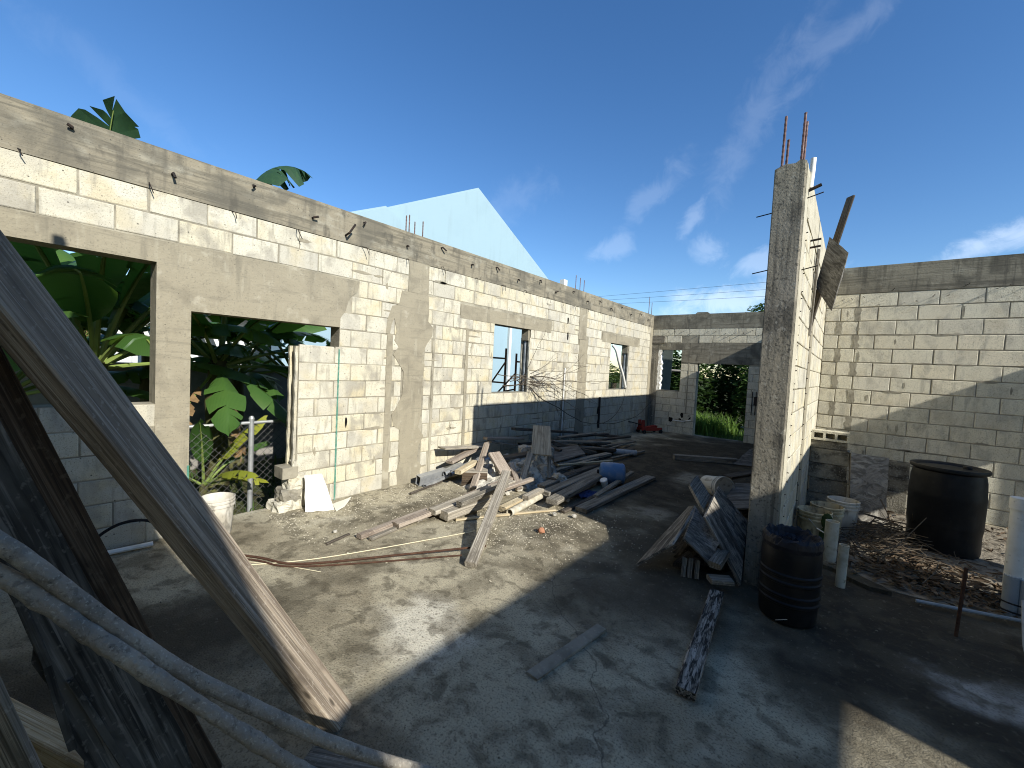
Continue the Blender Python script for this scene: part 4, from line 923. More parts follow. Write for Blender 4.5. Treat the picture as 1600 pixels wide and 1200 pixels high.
for i, (dx, lab) in enumerate(((-.045, 'left one of three upright timber ends under the plywood heap'), (0, 'middle one of three upright timber ends under the plywood heap'), (.05, 'right one of three upright timber ends under the plywood heap'))):
    board('timber_end', (-.915+dx, 3.545+dx*.25, .0), (-.925+dx, 3.60+dx*.25, .145), .034, .03, 'wood_grey', lab, 'timber', nrm=(0, -1, .2), group=GP)
board('timber_block', (-.72,3.46,.20), (-.70,3.64,.25), .09, .055, 'wood_grey', 'short timber block wedged between the two dark plywood sheets', 'timber', group=GP)
board('timber_block', (-.74,3.42,.105), (-.60,3.52,.105), .10, .04, 'wood_grey', 'grey offcut crosswise under the head of the mouldy long board', 'timber', group=GP)
DK = [((-1.0,3.62,.04),(-.86,5.3,.05),'dark lowest board under the plywood heap'), ((-.78,3.75,.09),(-1.05,5.2,.10),'dark board crossing the middle of the plywood heap'), ((-.95,3.9,.16),(-1.0,5.1,.20),'dark board low in the heap beside the pillar'),
      ((-.80,4.05,.24),(-1.05,4.95,.30),'dark board raised highest behind the plywood heap'), ((-.70,4.3,.30),(-1.15,4.75,.36),'dark offcut lying crosswise on top at the back of the heap')]
for a, b, l in DK: board('board', a, b, .15, .05, 'wood_dark', l, 'board', group=GP)
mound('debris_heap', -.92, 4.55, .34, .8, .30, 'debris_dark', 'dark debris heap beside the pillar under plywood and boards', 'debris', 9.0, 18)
t = empty('plastic_bucket', (-1.46, 6.19, .15), 'dirty white bucket lying on its side on the floor behind the plywood heap', 'bucket'); t.rotation_euler = (0, R(82), R(-40))
def bucket_parts(t, r, h, mat, lid=False, fill=None, n=28):
    lathe_obj('body', [(0,0), (r*.84,0), (r*.86,.006), (r*.97,h*.78), (r*1.0,h*.985), (r*.985,h), (r*.965,h*.985), (r*.93,h*.7), (r*.82,.012), (0,.012)], mat, t, n)
    for z in (.80, .90, .985):
        lathe_obj('rim_band', [(r*.96,h*z-.012), (r*1.045,h*z-.01), (r*1.05,h*z+.004), (r*.99,h*z+.008)], mat, t, n)
    if lid: lathe_obj('lid', [(0,h*.992), (r*.9,h*.992), (r*.92,h+.008), (r*1.05,h+.008), (r*1.06,h*.96)], mat, t, n)
    else:
        pts = [(r*1.06*math.cos(a), r*1.06*math.sin(a)*.98, h*.84 - .16*math.sin(a)) for a in [math.pi*i/12 for i in range(13)]]
        MB().tube(pts, .0025, 5).obj('handle', 'galvanised', t, smooth=True)
    if fill:
        bm = bmesh.new(); bmesh.ops.create_circle(bm, cap_ends=True, segments=n, radius=r*.92)
        bmesh.ops.subdivide_edges(bm, edges=bm.edges[:], cuts=2, use_grid_fill=True)
        for v in bm.verts: v.co.z = h*.82 + .02*noise.noise(v.co*18)
        me = bpy.data.meshes.new('contents'); bm.to_mesh(me); bm.free(); me.materials.append(MATS[fill]); link('contents', me, t)
bucket_parts(t, .142, .36, 'bucket_white', lid=True)
sheet4('plywood_corner', [(-1.60,8.60,.03), (-1.30,8.72,.03), (-1.22,9.0,.40), (-1.40,8.95,.30)], .018, 'ply_grey', 'pointed grey plywood corner standing behind the pillar', 'plywood')
board('board', (-1.25,6.35,.26), (-.90,7.1,.30), .14, .04, 'wood_dark', 'dark plank end beside the pillar behind the white bucket', 'board', group=GP)
sheet4('plywood_sheet', [(-1.10,5.30,.10), (-.60,5.45,.22), (-.60,6.40,.30), (-1.12,6.30,.22)], .018, 'ply_grey', 'pale grey sheet lying sloped between the lying bucket and the partition', 'plywood', GP)
board('board', (-.98,5.2,.08), (-.70,7.3,.12), .16, .05, 'wood_dark', 'dark long plank under the pale grey sheet by the partition', 'board', group=GP)

# ------------------------------------------------------------------ right side: drums, buckets, blocks, pipes
t = empty('plastic_drum', (-.245, 3.49, 0), 'small black ribbed drum with a bin-bag liner in front of the pillar', 'drum', rz=.4)
pr = [(0,0), (.150,0), (.166,.012), (.172,.04)]
for z0 in (.06,): pr += [(.176,.12)]
for z0 in (.15, .20, .29, .34): pr += [(.178,z0-.012), (.186,z0-.004), (.186,z0+.008), (.178,z0+.016)]
pr += [(.180,.42), (.176,.50), (.164,.553), (.158,.556), (.155,.545), (.160,.45), (.16,.35)]
lathe_obj('body', pr, 'drum_black', t, 40)
bm = bmesh.new(); n = 64; rings = [(.174,.50), (.181,.535), (.176,.572), (.162,.590), (.150,.578), (.142,.55), (.125,.53), (.09,.525), (.04,.535), (0.001,.53)]
vv = []
for i, (rr, z) in enumerate(rings):
    for j in range(n):
        a = 2*math.pi*j/n; q = Vector((math.cos(a), math.sin(a), 0))
        w = noise.noise(Vector((q.x*4, q.y*4, i*.7)))*.016 + noise.noise(Vector((q.x*11, q.y*11, i*1.3)))*.010*(i > 0)
        vv.append(bm.verts.new((rr*q.x*(1+w*1.2), rr*q.y*(1+w*1.2), z+w*1.4*(i > 1))))
for i in range(len(rings)-1):
    for j in range(n): bm.faces.new((vv[i*n+j], vv[i*n+(j+1) % n], vv[(i+1)*n+(j+1) % n], vv[(i+1)*n+j]))
me = bpy.data.meshes.new('bag_liner'); bm.to_mesh(me); bm.free(); me.materials.append(MATS['bag_black']); link('bag_liner', me, t)
mb = MB(); mb.box((-.002,-.004,0), (.002,.004,.13)); o = mb.obj('scratch_tape', 'pvc_white', t)
o.matrix_local = Matrix.Translation(Vector((-.11, -.148, .03))) @ Matrix.Rotation(R(-38), 4, 'Z') @ Matrix.Rotation(R(60), 4, 'Y') @ Matrix.Scale(.6, 4)
t = empty('plastic_drum', (.83, 6.12, 0), 'tall black drum with a flat rimmed lid standing by the grey block wall', 'drum')
lathe_obj('body', [(0,0), (.25,0), (.268,.015), (.274,.05), (.272,.20), (.280,.27), (.282,.29), (.281,.31), (.284,.55), (.286,.57), (.283,.59), (.276,.74), (.262,.815), (.258,.83)], 'drum_black', t, 48)
lathe_obj('lid', [(0,.845), (.10,.848), (.235,.838), (.245,.846), (.27,.862), (.288,.862), (.293,.85), (.290,.828), (.272,.822), (.255,.80)], 'drum_black', t, 48)
lathe_obj('bung', [(0,.872), (.03,.872), (.034,.865), (.034,.84)], 'drum_black', t, 14, Matrix.Translation((.14, .05, 0)))
for (x, y, r, h, fill, lab, mt) in ((-.20,5.16,.142,.365,None,'empty stained cream bucket, nearest of three behind the small black drum','bucket_cream'), (-.11,5.50,.14,.36,'dead_leaf','cream bucket filled with dead leaves, middle of three by the partition','bucket_cream'), (.02,5.86,.14,.37,None,'whitish bucket standing in front of the leaning concrete slab','bucket_white')):
    t = empty('plastic_bucket', (x, y, 0), lab, 'bucket', rz=x*9, group='buckets by the partition wall'); bucket_parts(t, r, h, mt, fill=fill)
t = empty('plastic_bucket', (-4.38, 1.24, 0), 'white plaster-splashed bucket at the left doorway, half hidden by the leaning timber', 'bucket', rz=1); bucket_parts(t, .135, .335, 'bucket_white')
def hollow_block(name, L, H, D, mat, label, loc, rz=0, holes=True, lying=False, group=None):
    """concrete block with three cores; lying=True turns the cores to face the room"""
    mb = MB(); n = 3; wall = .028; cw = (L-wall*(n+1))/n
    mb.box((-L/2,-D/2,0), (L/2,-D/2+wall,H)); mb.box((-L/2,D/2-wall,0), (L/2,D/2,H))
    for i in range(n+1):
        x = -L/2+i*(cw+wall); mb.box((x,-D/2+wall,0), (x+wall,D/2-wall,H))
    if lying: mb.box((-L/2+wall,-D/2+wall,0), (L/2-wall,D/2-wall,.03))
    o = mb.obj(name, mat)
    o.location = loc; o.rotation_euler = (R(90) if lying else 0, 0, rz)
    if lying: o.location.z += D/2; 
    return tag(o, label, 'block', group)
GS = 'hollow blocks stacked beside the partition'
for i, lab in enumerate(('stained hollow block, lowest of the stack between partition and leaning slab', 'stained hollow block, second from the bottom of the stack beside the partition', 'stained hollow block, third from the bottom of the stack beside the partition', 'stained hollow block, fourth from the bottom of the stack, its chipped top edge pale')):
    hollow_block('hollow_block', .395, .188, .19, 'block_old', lab, (-.165+.012*(i % 2), 6.90-.008*(i % 3), .196*i), rz=.03*((i*2) % 3-1), group=GS)
hollow_block('hollow_block', .385, .09, .19, 'block_old', 'thin dark block under the topmost one of the stack', (-.175, 6.905, .785), group=GS)
hollow_block('hollow_block', .395, .19, .125, 'block_brightened', 'topmost pale block of the stack with its three cores facing the room', (-.165, 6.985, .885), lying=True, group=GS)
sheet4('concrete_slab', [(.10,6.52,.0), (.43,6.60,.0), (.42,6.86,.76), (.055,6.80,.775)], .065, 'concrete_swirl', 'upright concrete slab with swirled trowel marks leaning between the block stack and the tall drum', 'slab', warp=.004)
hollow_block('hollow_block', .395, .19, .15, 'block_old', 'grey block standing low behind the swirled slab', (.46, 7.35, .28), group='blocks behind the swirled slab')
hollow_block('hollow_block', .395, .28, .19, 'block_old', 'large grey block on the floor behind the swirled slab', (.44, 7.35, 0), group='blocks behind the swirled slab')
hollow_block('hollow_block', .395, .19, .15, 'block_old', 'topmost of the grey blocks behind the swirled slab', (.45, 7.36, .475), group='blocks behind the swirled slab')
hollow_tube('drain_pipe', (-.05,4.77,-.05), (-.046,4.77,.395), .052, 'pvc_dirty', 'thicker cream drain stub standing beside the small black drum')
hollow_tube('drain_pipe', (.04,4.31,-.05), (.045,4.31,.345), .034, 'pvc_dirty', 'thinner grey drain stub standing nearest in front of the leaf debris')
t = empty('vent_pipe', (1.03, 4.74, 0), 'tall white vent pipe with grey sleeves at the right edge', 'pipe')
MB().tube([(0,0,.20), (0,0,.80)], .052, 20).obj('pipe', 'pvc_white', t, smooth=True); MB().tube([(0,0,.79), (0,0,.875)], .060, 20).obj('coupling', 'pvc_white', t, smooth=True)
MB().tube([(-.012,-.03,-.02), (-.012,-.03,.30)], .044, 14).obj('sleeve', 'pvc_grey', t, smooth=True); MB().tube([(.05,-.05,-.02), (.05,-.05,.29)], .030, 14).obj('sleeve', 'pvc_grey', t, smooth=True)
for z in (.06, .12): 
    mb = MB(); mb.lathe([(.098,z-.006), (.102,z), (.098,z+.006)], 20); mb.obj('tie_strap', 'cable_black', t, smooth=True).location = (.015, -.035, 0)
rod('grey_hose', curve([(1.06,4.62,.16), (1.0,4.3,.10), (.95,3.98,.045), (.985,3.82,.02), (1.10,3.72,.012), (1.4,3.65,.012)]), .011, 'pvc_grey', 'grey hose curving over the floor at the right edge', 'hose')
rod('thin_pipe', [(.49,4.38,.035), (1.02,4.52,.05), (1.6,4.66,.05)], .013, 'pvc_grey', 'thin grey pipe lying level across the floor to the vent pipe', 'pipe')
rod('iron_stake', [(.655,4.035,-.05), (.675,4.05,.47)], .010, 'rust', 'rusty rebar stake standing in the floor in front of the tall drum', 'stake')
t = empty('cactus', (-.10, 5.0, 0), 'dark prickly cactus of two flat pads between the bucket and the drain stub', 'cactus')
for z, r in ((.17, .085), (.315, .085)):
    mb = MB(); mb.lathe([(0,-1), (.5,-.87), (.87,-.5), (1,0), (.87,.5), (.5,.87), (0,1)], 14, Matrix.Translation((.01*(z > .2), 0, z)) @ Matrix.Diagonal((r*.55, r*.2, r, 1))); mb.obj('pad', 'cactus', t, smooth=True)
MB().tube([(0,0,-.01), (0,0,.10)], .022, 8).obj('stem', 'cactus', t, smooth=True)
rod('white_stick', [(-.16,4.90,.26), (-.10,4.86,.245)], .006, 'pvc_white', 'short white stick poking out beside the cactus', 'stick')
# cracked screed edge, dead leaves, twigs
mb = MB(); mb.prism([(-.20,4.62), (-.02,4.60), (.10,4.47), (.22,4.40), (.36,4.42), (.30,4.50), (.17,4.56), (.06,4.74), (-.05,4.95), (-.2,5.0)], .002, .035, lambda a, b, d: (a, b, d))
tag(mb.obj('broken_kerb', 'floor_concrete'), 'pale broken edge of screed round the two drain stubs', 'kerb')
poly = [(.02,5.05), (.12,4.72), (.35,4.52), (.7,4.55), (1.2,4.72), (2.6,4.9), (3.9,5.0), (3.9,7.6), (1.0,7.62), (-.1,7.62), (-.3,7.4), (-.3,5.3)]
mb = MB(); mb.prism(poly, .0006, .006, lambda a, b, d: (a, b, d)); tag(mb.obj('soil_patch', 'soil'), kind='structure')
def leaf_litter(name, n, fn, size, mat, label, cat, curl=.5, seed=1):
    rg = random.Random(seed); mb = MB()
    for _ in range(n):
        x, y, z = fn(rg); L = rg.uniform(*size); w = L*rg.uniform(.22, .4); M = Matrix.Translation((x, y, z)) @ Matrix.Rotation(rg.uniform(0, 6.28), 4, 'Z') @ Matrix.Rotation(rg.uniform(-.6, .6), 4, 'X') @ Matrix.Rotation(rg.uniform(-.4, .4), 4, 'Y')
        c = rg.uniform(.1, curl)*w
        mb.add([M @ Vector(v) for v in ((-L/2,0,0), (-L*.1,-w/2,c), (L/2,0,c*.6), (-L*.1,w/2,c), (0,0,0))], [(0,1,4), (1,2,4), (2,3,4), (3,0,4)])
    return tag(mb.obj(name, mat, raw=True), label, cat, kind='stuff')
leaf_litter('dead_leaves', 800, lambda g: (g.triangular(.0, 1.6, .5), g.triangular(4.5, 5.7, 4.85), .012+abs(g.gauss(0, .03))), (.05, .13), 'dead_leaf', 'brown dead leaves strewn in front of the tall drum', 'leaves', seed=2)
leaf_litter('dead_leaves', 350, lambda g: (g.uniform(-.1, 1.9), g.uniform(5.3, 7.5), .012+abs(g.gauss(0, .015))), (.04, .11), 'dead_leaf', 'brown dead leaves strewn round the tall drum and slab', 'leaves', seed=3)
rg = random.Random(8); mb = MB()
for _ in range(170):
    x = rg.gauss(.36, .22); y = rg.gauss(5.75, .42); a = rg.uniform(0, 3.14); L = rg.uniform(.12, .55); z = .02+abs(rg.gauss(0, .07))*max(0, 1-abs(x-.4)*1.5)
    d = Vector((math.cos(a), math.sin(a), rg.gauss(0, .22)))*L/2; p = Vector((x, y, z+abs(d.z)))
    mb.tube([p-d, p+Vector((rg.gauss(0, .02), rg.gauss(0, .02), rg.uniform(0, .03))), p+d], rg.uniform(.0025, .006), 5)
tag(mb.obj('dry_twigs', 'twig'), 'tangle of dry twigs heaped at the foot of the swirled slab', 'twigs', kind='stuff')
# crumbs of plaster and grit over the floor
def grit(name, n, fn, size, mat, label, seed):
    rg = random.Random(seed); mb = MB()
    for _ in range(n):
        x, y = fn(rg); s = size[0]*(size[1]/size[0])**(rg.random()**2.2)
        M = Matrix.Translation((x, y, s*.25)) @ Matrix.Rotation(rg.uniform(0, 6.28), 4, 'Z') @ Matrix.Diagonal((s*rg.uniform(.6, 1.3), s*rg.uniform(.6, 1.2), s*rg.uniform(.4, .9), 1))
        mb.add([M @ Vector(v) for v in ((-.5,-.4,-.3), (.5,-.5,-.3), (.4,.5,-.3), (-.5,.4,-.3), (-.2,-.3,.5), (.3,-.1,.45), (0,.35,.4))], [(0,1,5,4), (1,2,5), (2,6,5), (2,3,6), (3,4,6), (3,0,4), (4,5,6), (0,3,2,1)])
    return tag(mb.obj(name, mat, raw=True), label, 'grit', kind='stuff')
grit('plaster_crumbs', 5000, lambda g: (min(-4.5+abs(g.gauss(0, .55)), -.7), g.uniform(1.7, 5.2)), (.003, .014), 'chips', 'pale plaster crumbs along the foot of the left wall', 4)
grit('plaster_crumbs', 3500, lambda g: (g.gauss(-2.55, .5), g.gauss(3.6, .5)), (.003, .016), 'chips', 'pale plaster crumbs in front of the lumber pile', 6)
grit('floor_grit', 1100, lambda g: (g.uniform(-3.8, 2.0), g.uniform(.6, 6.0)), (.003, .013), 'grit_grey', 'scattered grit over the open floor', 7)
# ------------------------------------------------------------------ planks and pipes leaning close to the camera
s = .72; n1 = Vector((s, math.sqrt(1-s*s)*.877, math.sqrt(1-s*s)*.48)); ax = Vector((0, -.48, .877)); side = ax.cross(n1)
if side.y < 0: side = -side
def lean(P, w, h): return Vector(P) + side*w/2 - n1*h/2
A = lean((-1.65, .945, .0), .145, .075) - ax*.14; B = A + ax*2.82
board('leaning_timber', A, B, .145, .075, 'wood_big', 'big grey timber leaning diagonally across the left foreground', 'timber', nrm=n1, wob=.006)
board('leaning_plank', (-1.82,.475,.0), (-1.80,-.335,2.42), .165, .035, 'wood_brown', 'dark brown plank leaning left of the big grey timber', 'plank', nrm=(1, .1, .05))
board('leaning_plank', (-1.50,.175,.02), (-1.47,-.31,2.0), .06, .02, 'wood_grey', 'thin plank with a sunlit edge in the bottom left corner', 'plank', nrm=(.8, -.6, 0))
# split weathered sheet: ragged left edge, ridged face
PL = [(.46,.0), (.41,.29), (.30,.60), (.18,.90), (.08,1.2), (-.02,1.5), (-.16,1.9), (-.33,2.3), (-.34,2.0), (-.25,1.6), (-.13,1.3), (-.03,1.08), (.025,.95), (.03,.90), (.06,.80), (.055,.74), (.10,.62), (.125,.55), (.12,.48), (.16,.38), (.17,.25), (.23,.12), (.25,0)]
mb = MB(); mb.prism(PL, 0, .018, lambda a, b, d: (-1.74-d-.02*b, a, b)); o = mb.obj('weathered_sheet', 'wood_blue')
tag(o, 'split bluish-grey weathered sheet leaning behind the two pipes', 'plywood')
# turn its local axes so that the grain runs up the sheet
M = frame((-1.75, .35, 0), (-1.79, -.33, 2.2), 0, (1, 0, 0)); o.data.transform(M.inverted()); o.matrix_world = M
for i, (a, b) in enumerate((((-1.745,.09,.70), (-1.74,.02,.98)), ((-1.74,.135,.44), (-1.742,.085,.72)), ((-1.742,.30,.16), (-1.742,.13,.66)), ((-1.752,.38,.14), (-1.765,.16,.80)))):
    board('splinter', a, b, .018, .008, 'wood_blue', None, nrm=(1, 0, 0)).parent = None
    sp = [x for x in COL.objects if x.name.startswith('splinter')][-1]; mw = sp.matrix_world.copy(); sp.parent = o; sp.matrix_parent_inverse = Matrix(); sp.matrix_local = o.matrix_world.inverted() @ mw
board('floor_timber', (-3.05,-.13,.05), (-1.95,.30,.05), .09, .08, 'wood_cream', 'pale squared timber on the floor in the bottom left corner', 'timber')
board('floor_timber', (-1.62,.78,.02), (-1.22,1.02,.02), .09, .035, 'wood_grey', 'flat grey offcut on the floor under the foot of the big timber', 'timber')
P1 = [(-1.42,-.335,1.66), (-1.33,-.18,1.47), (-1.24,.0,1.27), (-1.20,.09,1.15), (-1.165,.17,1.04), (-1.125,.28,.905), (-1.07,.40,.785), (-.99,.55,.645), (-.91,.74,.49), (-.76,1.08,.24), (-.63,1.40,.022)]
P2 = [(-1.42,-.335,1.59), (-1.33,-.18,1.40), (-1.24,.0,1.21), (-1.18,.085,1.11), (-1.12,.17,1.005), (-1.045,.30,.85), (-.99,.375,.765), (-.95,.46,.66), (-.82,.72,.36), (-.68,1.0,.022)]
rod('conduit_pipe', curve(P1, 5), .0158, 'pipe_caked', 'upper one of two mortar-caked grey pipes sloping across the lower left foreground', 'pipe', 18)
rod('conduit_pipe', curve(P2, 5), .0150, 'pipe_caked', 'lower one of two mortar-caked grey pipes, in the bottom left foreground', 'pipe', 18)
for o_ in [x for x in COL.objects if x.name.startswith('conduit_pipe')]:
    low = o_.name.endswith('.001')
    bm = bmesh.new(); bm.from_mesh(o_.data); bmesh.ops.subdivide_edges(bm, edges=[e for e in bm.edges], cuts=2, use_grid_fill=True); bm.normal_update()
    for v in bm.verts:
        n = max(0, noise.noise(v.co*11)+.12)*.5 + noise.noise(v.co*38)*.28 + noise.noise(v.co*95)*.14
        v.co += v.normal*n*(.009 if low else .0035)
    bm.to_mesh(o_.data); bm.free()
rod('black_hoop', curve([(-4.44,.40,.02), (-4.42,.46,.16), (-4.40,.60,.25), (-4.38,.76,.24), (-4.36,.88,.12)]), .012, 'cable_black', 'bent black hose looped against the foot of the left wall', 'hose')
rod('white_pipe', [(-4.43,.45,.03), (-4.40,.80,.03)], .02, 'pvc_white', 'short white pipe on the floor under the black hose loop', 'pipe')

# ------------------------------------------------------------------ plywood hanging on the partition
def zpart(y, z, d=.0): return (-.362+d, y, z)
board('hanging_board', (-.40+.01,5.20,2.14), (-.125,5.24,3.47), .085, .02, 'wood_dark', 'long dark board leaning out from the nails high on the partition', 'board', nrm=(-.72, -.66, .1))
sheet4('plywood_scrap', [(-.255,5.10,3.06), (-.10,5.07,2.88), (-.185,5.10,2.34), (-.345,5.16,2.60)], .018, 'ply_grey', 'pointed pale plywood scrap hanging below the long dark board on the partition', 'plywood', warp=.02)
board('hanging_board', (-.352,5.08,2.1), (-.335,5.10,2.95), .045, .02, 'wood_grey', 'narrow batten nailed flat to the partition behind the plywood scrap', 'board', nrm=(1, 0, 0))
# dry vine over the second window
rg = random.Random(31); V = []
def vine(p, d, L, r, depth):
    pts = [Vector(p)]; dd = Vector(d).normalized(); n = max(3, int(L/.12))
    for i in range(n):
        dd = (dd + Vector((rg.gauss(0, .10), rg.gauss(0, .16), rg.gauss(0, .16)-.015))).normalized(); q = pts[-1]+dd*L/n
        if q.x < XL+.03 and 6.1 < q.y < 9.2: q.x = XL+.03
        pts.append(q)
    V.append((pts, r))
    if depth:
        for _ in range(rg.randint(2, 4)):
            k = rg.randint(1, n); vine(pts[k], dd+Vector((rg.gauss(0, .25), rg.gauss(0, .8), rg.gauss(0, .55))), L*rg.uniform(.35, .65), r*.6, depth-1)
for _ in range(7): vine((-4.72, 5.65+rg.gauss(0, .2), 1.25+rg.uniform(0, .3)), (.35, .75, rg.uniform(-.15, .28)), rg.uniform(.7, 1.6), .008, 2)
vine((-4.70, 5.8, 1.42), (.25, 1, -.10), 2.4, .010, 1)
mb = MB()
for pts, r in V: mb.tube(pts, [r*(1-.6*i/len(pts)) for i in range(len(pts))], 5)
tag(mb.obj('dry_vine', 'twig', None, smooth=True), 'bare dry vine sprawling out of the first small window over the wall', 'vine')
rod('bent_conduit', curve([(-4.60,9.50,2.28), (-4.52,9.56,2.15), (-4.50,9.72,1.86), (-4.52,10.02,1.55), (-4.56,10.30,1.24)]), .035, 'pvc_white', 'white bent conduit hanging in the second small window', 'conduit', 12)

# ------------------------------------------------------------------ outside the left wall: fence, yard wall, houses, banana plants
def chain_fence(name, A, B, h, z0, label, posts):
    A = Vector(A); B = Vector(B); L = (B-A).length; d = (B-A)/L
    t = empty(name, (A.x, A.y, z0), label, 'fence', rz=math.atan2(d.y, d.x))
    for x in posts:
        MB().tube([(x,0,-.1), (x,0,h+.05)], .03, 10).obj('post', 'galvanised', t, smooth=True)
        MB().lathe([(0,h+.085), (.02,h+.08), (.034,h+.05)], 10, Matrix.Translation((x,0,0))).obj('post_cap', 'galvanised', t, smooth=True)
    MB().tube([(0,0,h), (L,0,h)], .02, 8).obj('top_rail', 'galvanised', t, smooth=True)
    mb = MB(); p = .085; k = int((L+h)/p)+1
    for s in (1, -1):
        for i in range(k):
            x0 = i*p - (h if s > 0 else 0); pts = []
            lo = max(0, x0 if s > 0 else x0-h) ; 
            a = max(0.0, x0); b = min(L, x0+h)
            if s < 0: a = max(0.0, x0-h); b = min(L, x0)
            if b-a < .02: continue
            za = (a-x0) if s > 0 else (x0-a); zb = (b-x0) if s > 0 else (x0-b)
            if min(za, zb) < -.01 or max(za, zb) > h+.01: continue
            mb.tube([(a, .004*s, za), (b, .004*s, zb)], .0026, 4, caps=False)
    tag(mb.obj('wire_mesh', 'wire', t), kind='stuff')
    return t
chain_fence('chain_link_fence', (-5.55, .55), (-5.55, 4.4), 1.08, -.27, 'chain-link fence with grey posts just outside the left doorway', (.1, 1.36, 2.7, 3.8))
def house_box(t, name, lo, hi, mat): mb = MB(); mb.box(lo, hi); return mb.obj(name, mat, t)
# yard wall
t = empty('yard_wall', (-8.2, 0, -.27), 'long low whitewashed yard wall behind the banana plants', 'wall')
house_box(t, 'wall', (-.12,-3,0), (.12,4.6,1.60), 'whitewash_shaded'); house_box(t, 'coping', (-.16,-3,1.602), (.16,4.6,1.68), 'wall_shade')
t = empty('shed', (-9.3, 3.0, -.27), 'low grey-roofed shed with an orange-brown timber front beyond the left doorway', 'shed')
house_box(t, 'wall', (-2.2,.3,0), (-.05,1.75,1.55), 'wood_cream')
for i in range(7): house_box(t, 'plank', (-.048,.31+i*.205,.02), (-.02,.50+i*.205,1.54), 'roof_rust')
for i in range(14):
    mb = MB(); mb.box((-2.4,.15+i*.125,1.62), (.25,.25+i*.125,1.66), Matrix.Rotation(R(-5), 4, 'Y')); mb.obj('roof_sheet', 'roof_grey', t)
mb = MB(); mb.box((-2.4,.14,1.575), (.24,1.9,1.615), Matrix.Rotation(R(-5), 4, 'Y')); mb.obj('roof', 'roof_grey', t)
# big pale blue gabled house
t = empty('blue_house', (-10, 10.05, -.27), 'big pale blue house with a plain steep gable rising over the left wall', 'house', rz=math.pi/2)
sl = .505; pk = 7.69; he = 5.05
mb = MB(); mb.prism([(-he,0), (he,0), (he,pk-sl*he), (0,pk), (-he,pk-sl*he)], 0, 9, lambda a, b, d: (a, d, b)); mb.obj('wall', 'house_blue', t)
for sgn in (-1, 1):
    mb = MB(); mb.prism([(0,pk+.002), (sgn*(he+.15),pk-sl*(he+.15)+.002), (sgn*(he+.15),pk-sl*(he+.15)+.06), (0,pk+.06)], .02, 9.1, lambda a, b, d: (a, d, b)); mb.obj('roof', 'house_blue', t)
house_box(t, 'downpipe', (1.86,-.10,0), (1.99,-.003,4.6), 'trim_white'); house_box(t, 'corner_trim', (-5.0,-.05,0), (-4.86,-.003,4.9), 'trim_white')
for (u, z, w, h) in ((3.6, 1.2, 1.1, 1.3), (-2.6, 1.2, 1.1, 1.3)):
    f = house_box(t, 'window', (u-w/2,-.04,z), (u+w/2,-.003,z+h), 'trim_white'); house_box(f, 'pane', (u-w/2+.08,-.055,z+.08), (u+w/2-.08,-.045,z+h-.08), 'glass_dark')
t = empty('blue_house_wing', (-9.4, 6.18, -.27), 'smaller blue gable beside the big one, only its ridge showing above the wall', 'house', rz=math.pi/2)
mb = MB(); mb.prism([(-2.4,0), (1.3,0), (1.3,5.15), (0,5.74), (-2.4,4.62)], 0, .55, lambda a, b, d: (a, d, b)); mb.obj('wall', 'house_blue', t)
mb = MB(); mb.prism([(0,5.742), (1.4,5.11), (1.4,5.16), (0,5.79), (-2.5,4.62), (-2.5,4.57)], .02, .58, lambda a, b, d: (a, d, b)); mb.obj('roof', 'house_blue', t)
# white house with slatted canopy, mint house, far white house
t = empty('white_house', (-12.5, 1.6, -.27), 'white house with a slatted canopy seen between the banana leaves', 'house')
house_box(t, 'wall', (-5,0,0), (0,3.1,2.75), 'trim_white'); house_box(t, 'roof', (-5.2,-.2,2.76), (.5,3.3,2.9), 'roof_grey')
for i in range(16): house_box(t, 'canopy_slat', (.0,.1+i*.19,2.42), (1.2,.18+i*.19,2.47), 'trim_white')
for i in range(4): house_box(t, 'post', (1.1,.1+i*.95,0), (1.18,.18+i*.95,2.42), 'trim_white')
for u in (.6, 2.0):
    f = house_box(t, 'window', (.003,u,1.0), (.04,u+.7,2.0), 'wall_shade'); house_box(f, 'pane', (.042,u+.06,1.06), (.05,u+.64,1.94), 'glass_dark')
t = empty('mint_house', (-17, .3, -.27), 'mint green low house with a rust-red roof far behind the leaning timber', 'house')
house_box(t, 'wall', (-5,-1.2,0), (0,1.6,2.15), 'house_mint')
mb = MB(); mb.prism([(.5,2.12), (.5,2.2), (-2.5,2.75), (-5.4,2.2), (-5.4,2.12)], -1.5, 1.9, lambda a, b, d: (a, d, b)); mb.obj('roof', 'roof_rust', t)
f = house_box(t, 'door', (.003,.4,.0), (.04,1.2,1.9), 'trim_white'); f = house_box(t, 'window', (.003,-.6,.9), (.04,.1,1.7), 'trim_white'); house_box(f, 'pane', (.042,-.52,.98), (.05,.02,1.62), 'glass_dark')
t = empty('far_house', (-24, 3.2, -.27), 'white two-storey house furthest off behind the palm', 'house')
house_box(t, 'wall', (-6,-3.2,0), (0,.9,3.5), 'trim_white'); house_box(t, 'roof', (-6.3,-3.5,3.51), (.3,1.2,3.7), 'roof_grey')
for u in (-2.4, -1.0): f = house_box(t, 'window', (.003,u,1.9), (.04,u+.8,2.9), 'glass_dark')
